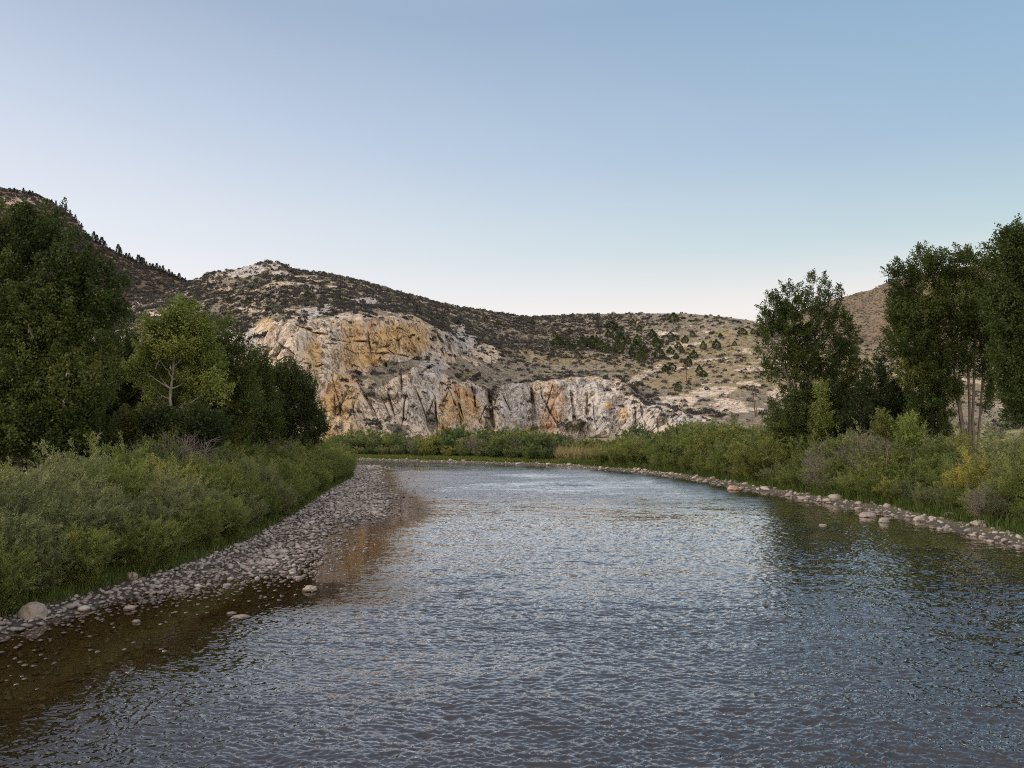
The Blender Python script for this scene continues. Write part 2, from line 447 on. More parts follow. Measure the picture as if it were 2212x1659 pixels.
df = b.n("ShaderNodeBsdfDiffuse", {"Color": (.017, .018, .022, 1)})
body = b.n("ShaderNodeMixShader", {0: b.math('MULTIPLY', depthc, .8), 1: tr.outputs[0], 2: df.outputs[0]})
mx = b.n("ShaderNodeMixShader", {0: b.math('MULTIPLY', fr.outputs[0], b.maprange(calm, 0, .8, 2.35, 1.05), clamp=True), 1: body.outputs[0], 2: gl.outputs[0]})
nt.links.new(mx.outputs[0], out.inputs[0]); M["water"] = m

# ------------------------------------------------------------------ river plan
VL = [(-18, -70), (-18, 5), (-17, 14), (-16.2, 22), (-15.0, 28), (-14.2, 33), (-14.0, 41), (-15.3, 55), (-17.3, 71), (-20, 98), (-24.5, 118), (-28, 130), (-45, 139), (-90, 147), (-260, 150)]
FB = [(-260, 190), (-120, 184), (-60, 170), (-30, 157), (-9, 143), (7.4, 131.5), (18.3, 111), (22.5, 95), (24.0, 80), (25.8, 66.5), (27.2, 57), (26.9, 50), (26.4, 40), (27.5, 20), (28, -70)]
RIVER = np.array(VL + FB, float)
BAR = np.array([(-18, 5), (-17, 14), (-16.2, 22), (-15.0, 28), (-14.2, 33), (-14.0, 41), (-15.3, 55), (-17.3, 71), (-20, 98), (-24.5, 118), (-28, 130),
                (-23, 132), (-19.5, 111), (-14.0, 83), (-10.0, 66), (-8.6, 55), (-10, 47), (-8.9, 38), (-8.3, 33), (-11.0, 30), (-13.2, 27.5), (-14.6, 25), (-15.1, 22), (-16.2, 18), (-17.5, 10)], float)
def poly_sd(x, y, poly):
    """signed distance, negative inside"""
    sh = x.shape; x = x.ravel(); y = y.ravel()
    d = np.full(x.shape, 1e9); ins = np.zeros(x.shape, bool)
    n = len(poly)
    for i in range(n):
        ax, ay = poly[i]; bx, by = poly[(i + 1) % n]
        ex, ey = bx - ax, by - ay
        t = np.clip(((x - ax) * ex + (y - ay) * ey) / (ex * ex + ey * ey), 0, 1)
        d = np.minimum(d, np.hypot(x - ax - t * ex, y - ay - t * ey))
        c = ((ay > y) != (by > y)) & (x < (bx - ax) * (y - ay) / ((by - ay) + 1e-12) + ax)
        ins ^= c
    return np.where(ins, -d, d).reshape(sh)
def line_d(x, y, line):
    d = np.full(x.shape, 1e9)
    for (ax, ay), (bx, by) in zip(line[:-1], line[1:]):
        ex, ey = bx - ax, by - ay
        t = np.clip(((x - ax) * ex + (y - ay) * ey) / (ex * ex + ey * ey), 0, 1)
        d = np.minimum(d, np.hypot(x - ax - t * ex, y - ay - t * ey))
    return d
def ground_z(x, y):
    x = np.asarray(x, float); y = np.asarray(y, float)
    sh = x.shape; x = x.reshape(-1); y = y.reshape(-1)
    sd = poly_sd(x, y, RIVER); sb = poly_sd(x, y, BAR)
    dl = line_d(x, y, VL[1:]); dr = line_d(x, y, FB)
    n = pn(x * .9, y * .9, x * 0 + 3.3); n2 = pn(x * .25, y * .25, x * 0 + 8.1)
    # inside the river
    left = np.interp(sb, [-3.5, -1.2, 0, 2.5, 7, 14, 22], [.07, .012, -.045, -.10, -.22, -.55, -1.0]) + .045 * n * (sb < 1) + .05 * n2 * (sb < 6)
    left = np.maximum(left, np.interp(dl, [0, .6, 1.5], [.16, .08, -.05]) * (dl < 1.5) - 9 * (dl >= 1.5))
    right = np.interp(dr, [0, .8, 3, 9], [.02, -.25, -.55, -1.0])
    zin = np.maximum(left, right)
    # outside
    zo = np.interp(sd, [0, .6, 2, 6, 30], [.06, .3, .55, .8, 1.1])
    side = (x > 14 + 0 * y) & (y < 400)
    zo = zo + 2.2 * smooth(8, 40, sd) * smooth(14, 30, x) + .12 * n2 * smooth(2, 8, sd)
    zo = zo + 3.0 * smooth(60, 110, y) * smooth(45, 75, x)
    z = np.where(sd < 0, zin, zo)
    return z.reshape(sh)

def axis(lo, hi, dense_lo, dense_hi, step, grow=1.13):
    a = list(np.arange(dense_lo, dense_hi, step))
    s, v = step, dense_hi
    while v < hi: a.append(v); s *= grow; v += s
    a.append(hi)
    s, v, p = step, dense_lo, []
    while v > lo:
        s *= grow; v -= s; p.append(v)
    p[-1] = lo
    return np.array(p[::-1] + a)
gx = axis(-5000, 5000, -45, 45, .33); gy = axis(-1500, 6000, 8, 175, .45)
GX, GY = np.meshgrid(gx, gy)
GZ = ground_z(GX, GY)
far = smooth(400, 900, np.hypot(GX, GY)); GZ = GZ * (1 - far) + far * 1.0
nx, ny = len(gx), len(gy)
def grid_faces(nx, ny):
    i = np.arange(ny - 1)[:, None] * nx + np.arange(nx - 1)[None]
    return np.stack([i, i + 1, i + nx + 1, i + nx], -1).reshape(-1, 4)
sdg = poly_sd(GX, GY, RIVER)
veg = smooth(.1, .9, sdg)
dry = smooth(14, 40, sdg + 6 * pn(GX * .06, GY * .06, GX * 0)) * smooth(-5, 20, GX + GY * .05)
me = make_mesh("ground", np.stack([GX, GY, GZ], -1).reshape(-1, 3), grid_faces(nx, ny), M["ground"], attrs={"veg": veg, "dry": dry}, smooth_shade=True)
o = link("ground", me); tag(o, kind="structure")

wy = [9.0]
while wy[-1] < 90: wy.append(wy[-1] + np.interp(wy[-1], [9, 20, 40, 90], [.028, .032, .055, .13]))
while wy[-1] < 196: wy.append(wy[-1] + min(1.5, .13 + (wy[-1] - 90) * .03))
wy = np.concatenate([np.arange(-65, 0, 3.0), np.arange(0, 9, .07), np.array(wy)])
uo_ = .70 + np.linspace(0, 1, 130)[1:] ** 1.3 * .75; uu_ = np.concatenate([-uo_[::-1], np.linspace(-.70, .70, 820), uo_]); wid_ = np.maximum(wy, 9.0)[:, None]
mid_x = uu_[None] * wid_
tl = np.linspace(0, 1, 16)[None, :-1] ** 1.0; l0_ = np.minimum(mid_x[:, :1] - 1, -262.0); lft = l0_ + (mid_x[:, :1] - l0_) * tl
edge_r = np.maximum(mid_x[:, -1:] + 1, 62.0); rgt = mid_x[:, -1:] + (edge_r - mid_x[:, -1:]) * np.linspace(0, 1, 10)[None, 1:]
WX = np.concatenate([lft, mid_x, rgt], 1); WY = np.broadcast_to(wy[:, None], WX.shape).copy(); wx = WX[0]
zb = ground_z(WX, WY)
sb = poly_sd(WX, WY, BAR)
inner = poly_sd(WX, WY, RIVER)
# glassy water: behind the bar in the left shallows, widening towards the camera
calm = 1 - smooth(0.2, 5.0, sb - np.interp(WY, [5, 15, 22, 28, 34, 60], [4.6, 4.6, 4.0, 3.4, .3, .2]) + 1.1 * pn(WX * .2, WY * .2, WX * 0 + 2))
calm = np.maximum(calm, .45 * (1 - smooth(-5, -1, inner)) * 0 + .55 * (1 - smooth(0, 5, line_d(WX.ravel(), WY.ravel(), FB).reshape(WX.shape))))
calm = np.maximum(calm, .55 * smooth(108, 122, WY + 2 * pn(WX * .1, WY * .1, WX * 0 + 5)))
deep = smooth(.12, .6, -zb)
def rid_(a, b_, sd): return 1 - 2.2 * np.abs(pn(a, b_, a * 0 + sd))
fx = WX + .35 * pn(WX * .5, WY * .5, WX * 0 + 21); fy = WY + .25 * pn(WX * .4, WY * .4, WX * 0 + 22) + .12 * WX
strength = (1 - calm) * np.interp(WY, [14, 30, 60], [1.9, 1.3, 1.0]) * np.clip(.85 + .55 * fbm(WX * .07, WY * .13, WX * 0 + 12, 3), .35, 1.5)
WH = .040 * pn(fx * .35, fy * .75, fx * 0 + 1) + .015 * rid_(fx * 1.3, fy * 2.1, 2.) + .016 * rid_(fx * 3.0, fy * 5.0, 3.) + .0105 * rid_(fx * 6.5, fy * 10.5, 4.) + .0045 * pn(fx * 12, fy * 19, WX * 0 + 5) * smooth(34, 24, WY)
geo = smooth(84 + 5 * pn(WX * .08, WY * .05, WX * 0 + 31), 46, WY) * smooth(1, 6, WY) * smooth(1.4, 1.05, np.abs(WX) / np.maximum(WY, 9))
WH = WH * strength * geo * smooth(0, .8, -inner)
me = make_mesh("river_water", np.stack([WX, WY, WH], -1).reshape(-1, 3), grid_faces(WX.shape[1], WX.shape[0]), M["water"], attrs={"calm": calm, "deep": deep, "geo": geo}, smooth_shade=True)
o = link("river_water", me); tag(o, kind="structure")

# ------------------------------------------------------------------ the limestone hill
HX = np.array([-300, 200, 300, 400, 500, 570, 620, 700, 780, 860, 930, 1000, 1080, 1150, 1250, 1340, 1400, 1500, 1600, 1700, 1850, 2100, 2600], float)
HT = {  # per column: (y, depth) of base, lower rim, bench, upper rim, mid slope, ridge
 -300: ((945, 270), (870, 300), (830, 330), (800, 370), (790, 430), (770, 560)),
 200: ((945, 265), (850, 290), (800, 320), (740, 360), (710, 430), (690, 570)),
 300: ((945, 260), (850, 285), (790, 310), (700, 350), (675, 430), (650, 570)),
 400: ((945, 255), (850, 280), (790, 300), (705, 345), (665, 420), (612, 570)),
 500: ((945, 250), (850, 272), (800, 285), (725, 325), (670, 400), (582, 550)),
 570: ((950, 235), (850, 250), (790, 258), (738, 278), (670, 370), (564, 530)),
 620: ((955, 228), (850, 238), (780, 245), (700, 258), (655, 350), (577, 530)),
 700: ((955, 225), (860, 236), (780, 244), (692, 260), (655, 350), (590, 530)),
 780: ((958, 228), (870, 243), (796, 262), (686, 276), (650, 370), (606, 545)),
 860: ((956, 235), (810, 260), (785, 276), (684, 290), (655, 400), (631, 560)),
 930: ((955, 250), (790, 278), (768, 300), (702, 330), (680, 420), (650, 580)),
 1000: ((950, 270), (832, 295), (795, 340), (740, 390), (710, 450), (664, 600)),
 1080: ((940, 295), (842, 316), (800, 360), (760, 410), (725, 480), (677, 620)),
 1150: ((934, 302), (824, 325), (805, 370), (770, 430), (730, 510), (684, 630)),
 1250: ((940, 295), (820, 322), (803, 395), (770, 450), (735, 520), (679, 620)),
 1340: ((934, 285), (820, 322), (805, 390), (775, 440), (740, 500), (678, 600)),
 1400: ((928, 272), (880, 288), (840, 350), (790, 420), (745, 490), (677, 570)),
 1500: ((920, 250), (902, 262), (850, 330), (800, 400), (750, 460), (677, 540)),
 1600: ((918, 235), (897, 258), (850, 310), (800, 370), (755, 430), (690, 510)),
 1700: ((917, 230), (895, 258), (850, 310), (800, 370), (765, 430), (712, 500)),
 1850: ((915, 228), (885, 262), (840, 320), (800, 370), (775, 420), (746, 480)),
 2100: ((920, 230), (890, 270), (850, 320), (810, 380), (785, 430), (765, 480)),
 2600: ((920, 230), (890, 270), (850, 320), (815, 380), (795, 430), (775, 480))}
cols = np.concatenate([np.linspace(-300, 380, 120)[:-1], np.linspace(380, 1720, 1120)[:-1], np.linspace(1720, 2600, 260)])
def gsm(a, s, axis=-1):
    r = int(3 * s); k = np.exp(-.5 * (np.arange(-r, r + 1) / s) ** 2); k /= k.sum()
    pad = [(0, 0)] * a.ndim; pad[axis] = (r, r)
    return np.apply_along_axis(lambda v: np.convolve(v, k, 'valid'), axis, np.pad(a, pad, mode='edge'))
tab = np.array([HT[int(x)] for x in HX])            # (ncol, 6, 2)
even = np.linspace(-300, 2600, 1450)
Y = np.stack([np.interp(even, HX, tab[:, k, 0]) for k in range(6)]); D = np.stack([np.interp(even, HX, tab[:, k, 1]) for k in range(6)])
Y = gsm(Y, 5); D = gsm(D, 8)
# sharper ridge line
RX = [-300, 300, 400, 440, 455, 480, 500, 540, 560, 575, 590, 610, 630, 650, 700, 760, 800, 850, 900, 950, 1000, 1060, 1100, 1150, 1200, 1300, 1400, 1480, 1560, 1620, 1680, 1740, 1820, 1900, 2000, 2600]
RY = [770, 650, 612, 598, 588, 586, 583, 574, 567, 564, 565, 569, 580, 584, 590, 602, 612, 628, 640, 655, 664, 672, 680, 684, 681, 678, 677, 677, 684, 692, 705, 720, 735, 746, 757, 775]
Y[5] = gsm(np.interp(even, RX, RY), 1.5)
# the rim lines wander
Y[1] += 9 * pn(even / 26, even * 0, even * 0 + 1) * (D[2] - D[1] > 12); Y[3] += 4 * pn(even / 18, even * 0, even * 0 + 2)
Yc = np.stack([np.interp(cols, even, Y[k]) for k in range(6)]); Dc = np.stack([np.interp(cols, even, D[k]) for k in range(6)])
nodes = [at(cols, Yc[k], Dc[k]) for k in range(6)]
n0 = nodes[0].copy(); n0[:, 2] = -2.0; n0[:, 1] -= 12; n0[:, 0] *= (n0[:, 1] / nodes[0][:, 1])
n7 = nodes[5].copy(); n7[:, 1] += 130; n7[:, 0] *= (n7[:, 1] / nodes[5][:, 1]); n7[:, 2] -= 45
nodes = [n0] + nodes + [n7]
rows = [14, 90, 50, 110, 75, 90, 14]
S = []; rowt = []
for k, r in enumerate(rows):
    t = np.linspace(0, 1, r, endpoint=(k == len(rows) - 1))
    S.append(nodes[k][None] * (1 - t[:, None, None]) + nodes[k + 1][None] * t[:, None, None]); rowt.append(k + t)
S = np.concatenate(S); rowt = np.concatenate(rowt)
sm = S.copy()
for _ in range(2):
    sm[3:-3] = (sm[0:-6] + sm[1:-5] + sm[2:-4] + sm[3:-3] + sm[4:-2] + sm[5:-1] + sm[6:]) / 7
keep = smooth(5.7, 6.0, rowt)[:, None, None]
S = sm * (1 - keep) + S * keep
# screen-like column coordinate used only as the map of the hill's rock types
gu = CX + F * S[..., 0] / S[..., 1]; gv = HZ - F * (S[..., 2] - EYE) / S[..., 1]
dU = np.gradient(S, axis=1); dV = np.gradient(S, axis=0)
N = np.cross(dU, dV); N /= np.linalg.norm(N, axis=-1)[..., None] + 1e-9
N[N[..., 1] > 0] *= 1
flip = (N[..., 2] < 0) & (rowt[:, None] > 2); N[flip] *= -1
steep = gsm(1 - np.clip(N[..., 2], 0, 1), 3, 0)
rt = np.broadcast_to(rowt[:, None], steep.shape)
wb0 = .25 * pn(S[..., 0] / 12, S[..., 1] / 12, S[..., 2] / 12)
low = smooth(.7, .95, rt) * smooth(2.25, 1.95, rt + wb0) * smooth(520, 580, gu) * smooth(1520, 1440, gu)
upp = smooth(2.85, 3.05, rt + wb0) * smooth(4.2, 3.95, rt + wb0) * smooth(520, 580, gu) * smooth(960, 925, gu)
mid_ = smooth(1.7, 1.9, rt) * smooth(3.3, 3.0, rt) * smooth(520, 580, gu) * smooth(830, 760, gu)
cliff = np.maximum(np.maximum(low, upp), np.maximum(mid_, smooth(.26, .42, steep) * smooth(.7, 1.0, rt)))
def blob(cx, cy, rx, ry, ang=0):
    a = math.radians(ang); dx = gu - cx; dy = gv - cy
    p = (dx * math.cos(a) + dy * math.sin(a)) / rx; q = (-dx * math.sin(a) + dy * math.cos(a)) / ry
    return 1 - smooth(.6, 1.25, np.sqrt(p * p + q * q) + .35 * wob)
wob = fbm(S[..., 0] / 14, S[..., 1] / 20, S[..., 2] / 10, 4)
rock = cliff.copy()
for bl in [(530, 584, 48, 12, -12), (583, 571, 22, 8, 0), (600, 586, 22, 6), (462, 592, 16, 5, -10), (785, 643, 34, 10, 10), (690, 668, 46, 10, -18), (645, 690, 50, 10, -25), (560, 712, 50, 16, -20), (500, 740, 50, 30, 0), (540, 670, 36, 6, 12),  (286, 655, 16, 12, -30), (330, 678, 20, 8), (372, 664, 14, 7),
           (985, 720, 24, 22, -50), (1010, 745, 26, 16, -30), (960, 765, 40, 22, -40), (1040, 760, 34, 16, 0), (1060, 770, 26, 14), (760, 690, 60, 12), (1385, 815, 55, 8, -32), (1350, 840, 20, 10), (1460, 868, 60, 16, -5), (1540, 850, 60, 12, -6), (1500, 905, 40, 12, 0), (1580, 870, 40, 9, 0), (1640, 795, 60, 5, -5), (1540, 775, 50, 4, -5), (1480, 745, 40, 5, -8), (1600, 880, 60, 8), (1700, 850, 50, 12), (1440, 720, 30, 4), (1240, 830, 80, 9), (940, 790, 36, 10)]:
    rock = np.maximum(rock, (1.0 if bl[1] < 600 else .85) * blob(*bl))
for bl in [(1358, 842, 16, 16, 20), (1062, 850, 16, 30, 10), (1240, 925, 26, 16, -20), (930, 905, 12, 30, -10), (1060, 910, 14, 34), (1435, 905, 10, 16), (1155, 930, 10, 14), (860, 925, 30, 12), (840, 800, 26, 10), (770, 810, 30, 8, 20), (800, 850, 30, 8, 20), (1000, 812, 26, 9, 10), (600, 820, 1, 1)]:
    rock = np.minimum(rock, 1 - .8 * blob(*bl))
outc = fbm(S[..., 0] / 16, S[..., 1] / 22, S[..., 2] / 9, 5)
rock = np.maximum(rock, .75 * smooth(.22, .34, outc) * smooth(2.5, 3.2, rt) * smooth(1200, 1000, gu))
rock = np.maximum(rock, .6 * smooth(.32, .42, outc) * smooth(1.5, 2.2, rt) * smooth(1250, 1350, gu))
ochre = np.zeros_like(rock)
for bl in [(805, 760, 62, 42, -20), (895, 730, 34, 38, 0), (850, 720, 60, 26, -15), (560, 695, 40, 7, -10), (575, 715, 20, 6), (760, 750, 26, 60, 0), (735, 860, 40, 60, 20), (1344, 893, 10, 20, 10), (1310, 880, 10, 8), (740, 930, 50, 30), (1005, 880, 34, 36, 10), (960, 900, 18, 50, 10), (680, 770, 14, 40, 0)]:
    ochre = np.maximum(ochre, blob(*bl))
ochre[...] = np.where(False, 0, ochre)
orange = np.zeros_like(rock)
for bl in [(1000, 850, 26, 9, 30), (985, 838, 12, 10), (1012, 868, 8, 20), (720, 852, 24, 22, -30), (705, 868, 20, 12, -30), (1190, 865, 14, 40, 0), (1188, 910, 22, 36), (800, 700, 8, 20, 20), (1210, 875, 7, 40), (775, 720, 10, 12), (583, 705, 16, 5)]:
    orange = np.maximum(orange, .9 * blob(*bl))
grey = np.zeros_like(rock)
for bl in [(1115, 880, 52, 60), (540, 585, 70, 22), (500, 735, 60, 40), (690, 672, 60, 16), (785, 643, 40, 14), (990, 735, 40, 30), (935, 800, 40, 24), (1300, 895, 30, 40), (1470, 905, 50, 16), (1040, 850, 24, 22), (1260, 835, 60, 18), (930, 860, 14, 40)]:
    grey = np.maximum(grey, .9 * blob(*bl))
grey = np.maximum(grey, .55 * blob(1290, 890, 190, 66)); grey = np.maximum(grey, .5 * blob(900, 870, 60, 60))
grassm = np.zeros_like(rock)
for bl in [(1230, 772, 130, 16, 3), (1500, 800, 180, 30, 0), (1640, 800, 120, 50, 0), (1560, 750, 120, 20), (1900, 790, 300, 60), (1480, 850, 40, 10), (1590, 840, 70, 12), (1000, 812, 30, 8), (2200, 820, 300, 60), (1600, 720, 80, 12), (1420, 830, 60, 10), (910, 700, 20, 10)]:
    grassm = np.maximum(grassm, blob(*bl))
# displacement: rounded buttresses split by vertical clefts
x, y, z = S[..., 0], S[..., 1], S[..., 2]
wx1 = x + 5 * pn(x / 30, y / 30, z / 22)
def bil(a, b, c): return np.abs(pn(a, b, c))
wz = z + 4 * pn(x / 14 + 9, y / 14, z / 14)
butt = 10.0 * (bil(wx1 / 20, y / 40, z / 75 + 3) - .22) + 7.5 * (bil(wx1 / 8, y / 14, wz / 44 + 7) - .2) + 3.0 * (bil(x / 3.4 + wz / 26, y / 5, wz / 10) - .2) + 1.1 * (bil(x / 1.7, y / 2, z / 3.2) - .2) + .25 * pn(x / .9, y / .9, z / 1.2)
butt += 2.6 * (bil(x / 11, y / 11, wz / 3.6) - .2)
# the big upper face is smoother, sloping ledges of ochre blocks
big = smooth(960, 900, gu) * smooth(540, 600, gu)
butt = butt * (1 - .30 * big) + big * 3.2 * (bil((x + z * .8) / 13, y / 20, (z - x * .3) / 8) - .2)
rockd = np.clip(np.maximum(cliff, rock * .45), 0, 1)
slope_n = 2.2 * fbm(x / 45, y / 45, z / 45, 4) + .5 * bil(x / 7, y / 7, z / 7)
lim = smooth(7, 5.6, rowt)[:, None]
out_dir = N.copy()
hor = np.stack([-x / np.hypot(x, y) * .35, -y / np.hypot(x, y), y * 0 + .15], -1)
disp = out_dir * (slope_n * (1 - .6 * cliff) * lim * smooth(6.0, 5.3, rowt)[:, None])[..., None] + hor * (butt * cliff)[..., None] + out_dir * (rockd * (1 - cliff) * 1.6 * (bil(x / 6, y / 6, z / 3) - .1))[..., None]
# named hollows: a cave mouth, dark clefts
S2 = S + disp
for (cx_, cy_, rx_, ry_, dd) in [(1152, 872, 5, 36, 9), (830, 790, 5, 5, 5), (866, 825, 3.5, 34, 6), (1238, 880, 3, 40, 5), (1388, 895, 3.5, 26, 5), (940, 895, 2.5, 36, 4), (990, 890, 2.2, 34, 4), (1170, 850, 2, 20, 3), (796, 745, 2.2, 26, 4), (663, 712, 10, 5, 3), (1060, 880, 5, 46, 6), (857, 740, 2, 20, 3)]:
    p = np.sqrt(((gu - cx_ - (gv - cy_) * .12) / rx_) ** 2 + ((gv - cy_) / ry_) ** 2) + .25 * wob
    S2[..., 1] += dd * (1 - smooth(.3, 1.3, p))
rc = random.Random(5)
for k in range(34):
    cx_ = rc.uniform(720, 1470); cy_ = np.interp(cx_, [720, 900, 1100, 1300, 1470], [870, 860, 875, 885, 905]) + rc.uniform(-18, 22); rx_ = rc.uniform(1.2, 2.6); ry_ = rc.uniform(14, 40) * (1 if cx_ < 1350 else .6); dd = rc.uniform(2.2, 5); sl_ = rc.uniform(-.55, .6)
    p = np.sqrt(((gu - cx_ - (gv - cy_) * sl_) / rx_) ** 2 + ((gv - cy_) / ry_) ** 2) + .3 * wob
    S2[..., 1] += dd * (1 - smooth(.3, 1.3, p)) * cliff
for k in range(26):
    cx_ = rc.uniform(590, 930); cy_ = rc.uniform(705, 800); rx_ = rc.uniform(8, 26); ry_ = rc.uniform(1.2, 2.4); dd = rc.uniform(1.5, 3.5); sl_ = rc.uniform(-.5, .9)
    p = np.sqrt(((gu - cx_) / rx_) ** 2 + ((gv - cy_ - (gu - cx_) * sl_) / ry_) ** 2) + .3 * wob
    S2[..., 1] += dd * (1 - smooth(.3, 1.3, p)) * cliff
# pillar that stands proud
for (cx_, cy_, rx_, ry_, dd) in [(1192, 880, 30, 75, 7), (980, 905, 24, 50, 5), (898, 745, 20, 22, 5), (850, 835, 14, 26, 3), (1290, 905, 34, 50, 5), (1350, 905, 16, 25, 4), (1400, 905, 22, 26, 4), (1115, 890, 36, 70, 5), (1465, 915, 30, 20, 4), (1060, 845, 10, 16, 3), (880, 830, 26, 60, 3), (620, 800, 60, 120, 6)]:
    p = np.sqrt(((gu - cx_) / rx_) ** 2 + ((gv - cy_) / ry_) ** 2)
    S2[..., 1] -= dd * np.sqrt(np.clip(1 - p * p, 0, 1)) * cliff
me = make_mesh("limestone_hill", S2.reshape(-1, 3), grid_faces(len(cols), len(rowt)), M["hill"],
               attrs={"rock": rock, "ochre": ochre * (rock > .2), "orange": orange, "grey": grey, "grass": grassm}, smooth_shade=True)
o = link("limestone_hill", me); tag(o, kind="structure")
HILL = dict(S=S2, rock=rock, grass=grassm, gu=gu, gv=gv, rowt=rowt, steep=steep)

def backhill(name, mat, px, py, d, base_y, base_d, back=250, seed=0, rocks=()):
    px = np.asarray(px, float); cc = np.arange(px[0], px[-1], 2.2)
    ry = np.interp(cc, px, py); ry = gsm(ry, 2)
    ry = ry + 1.5 * fbm(cc / 9, cc * 0 + seed, cc * 0, 3)
    R0 = at(cc, cc * 0 + base_y, cc * 0 + base_d); R0[:, 2] = -3
    R1 = at(cc, ry, cc * 0 + d); R2 = R1.copy(); R2[:, 1] += back; R2[:, 0] *= R2[:, 1] / R1[:, 1]; R2[:, 2] -= 80
    t = np.linspace(0, 1, 200)[:, None, None]; t2 = np.linspace(0, 1, 12)[1:, None, None]
    SS = np.concatenate([R0[None] * (1 - t) + R1[None] * t, R1[None] * (1 - t2) + R2[None] * t2])
    fade = np.concatenate([np.sin(np.linspace(0, 1, 200) * np.pi), np.zeros(11)])[:, None]
    x, y, z = SS[..., 0], SS[..., 1], SS[..., 2]
    SS[..., 2] += fade * 14 * fbm(x / 90 + seed, y / 120, x * 0, 5)
    u = CX + F * SS[..., 0] / SS[..., 1]; v = HZ - F * (SS[..., 2] - EYE) / SS[..., 1]
    rk = np.zeros(u.shape); wb = fbm(x / 25, y / 40, z / 12, 4)
    for cx_, cy_, rx_, ry_ in rocks:
        rk = np.maximum(rk, .9 * (1 - smooth(.5, 1.3, np.hypot((u - cx_) / rx_, (v - cy_) / ry_) + .4 * wb)))
    SS[..., 2] += rk * 3 * np.abs(pn(x / 12, y / 12, z / 6))
    o = link(name, make_mesh(name, SS.reshape(-1, 3), grid_faces(len(cc), SS.shape[0]), mat, attrs={"rock": rk}, smooth_shade=True))
    tag(o, kind="structure"); return SS, u, v
MTN, mu, mv = backhill("mountain_slope", M["mountain"], [-700, -200, 0, 30, 60, 85, 110, 150, 175, 185, 220, 260, 300, 350, 400, 440, 520, 700],
    [330, 370, 406, 410, 414, 424, 436, 460, 490, 508, 532, 549, 567, 585, 606, 622, 660, 720], 900, 900, 480, rocks=[(150, 640, 60, 50), (30, 425, 60, 16), (165, 480, 14, 26), (290, 650, 20, 14), (60, 470, 40, 20)])
SAG, su, sv = backhill("sage_hill", M["sagehill"], [1450, 1600, 1700, 1760, 1813, 1835, 1859, 1880, 1897, 1905, 1920, 1990, 2100, 2300, 2900],
    [760, 720, 680, 660, 644, 638, 631, 627, 619, 615, 608, 590, 575, 560, 540], 1000, 900, 560, seed=5, rocks=[(1902, 617, 8, 4)])

# ------------------------------------------------------------------ shrubs, junipers and conifers on the hills
def ico(sub):
    bm = bmesh.new(); bmesh.ops.create_icosphere(bm, subdivisions=sub, radius=1.0)
    V = np.array([v.co[:] for v in bm.verts]); Fa = np.array([[v.index for v in f.verts] for f in bm.faces]); bm.free()
    return V, Fa
IC4, IF4 = ico(5); IC1, IF1 = ico(1); IC2, IF2 = ico(2); IC3, IF3 = ico(3)
def tuft(n, rng, h=1.0, w=1.0, leaf=.28, lw=.16, shape=1.0):
    """irregular bush of unit size made of leafy sprays"""
    u = rng.normal(size=(n, 3)); u /= np.linalg.norm(u, axis=1)[:, None]; u[:, 2] = np.abs(u[:, 2])
    lum = 1 + .35 * pn(u[:, 0] * 2 + rng.uniform(0, 50), u[:, 1] * 2, u[:, 2] * 2)
    r = rng.uniform(.45, 1, n) ** .6 * lum
    Pp = u * r[:, None] * [w, w, h]
    return leaves(Pp, u + [0, 0, .4], leaf, lw, np.clip(.5 + .3 * (Pp[:, 2] / h - .5) * 0 + rng.normal(0, .2, n), 0, 1), rng, .6)
def hill_points(n, dens, rng, S):
    a = np.linalg.norm(np.cross(S[1:, :-1] - S[:-1, :-1], S[:-1, 1:] - S[:-1, :-1]), axis=-1)
    p = (a * dens[:-1, :-1]).ravel(); p = np.clip(p, 0, None); cdf = np.cumsum(p); cdf /= cdf[-1]
    k = np.searchsorted(cdf, rng.random(n)); i, j = np.unravel_index(k, a.shape)
    s, t = rng.random(n)[:, None], rng.random(n)[:, None]
    return S[i, j] * (1 - s) * (1 - t) + S[i + 1, j] * s * (1 - t) + S[i, j + 1] * (1 - s) * t + S[i + 1, j + 1] * s * t, i, j
rg = np.random.default_rng(21)
gu, gv = HILL["gu"], HILL["gv"]
patch = fbm(S2[..., 0] / 30, S2[..., 1] / 30, S2[..., 2] / 30, 4)
dens = np.ones_like(rock) * 1.0
upper = smooth(3.2, 4.3, np.broadcast_to(rowt[:, None], rock.shape))
dens = .35 + 1.3 * upper * smooth(1500, 1300, gu) + .35 * upper
dens *= np.clip(.75 + 1.0 * patch, .1, 2)
dens *= 1 - .80 * smooth(.3, .8, rock); dens *= 1 - .40 * grassm
for (cx_, cy_, rx_, ry_) in [(1358, 842, 22, 20), (1062, 852, 18, 34), (840, 800, 30, 12), (770, 812, 40, 12), (800, 845, 50, 14), (1010, 815, 40, 12), (720, 665, 70, 7), (1300, 915, 30, 12), (1440, 880, 60, 10), (1500, 890, 60, 14), (800, 900, 60, 16), (950, 740, 20, 30), (1200, 812, 60, 5), (1390, 860, 40, 8), (790, 930, 60, 14), (1240, 925, 26, 14), (930, 905, 12, 26), (1060, 910, 14, 34), (1435, 905, 10, 14), (865, 925, 30, 12), (1010, 935, 30, 8)]:
    dens += .8 * np.exp(-((gu - cx_) / rx_) ** 2 - ((gv - cy_) / ry_) ** 2)
dens *= smooth(0.9, 1.3, rowt)[:, None] * smooth(6.6, 6.1, rowt)[:, None] * smooth(200, 240, gu) * smooth(2250, 2150, gu)
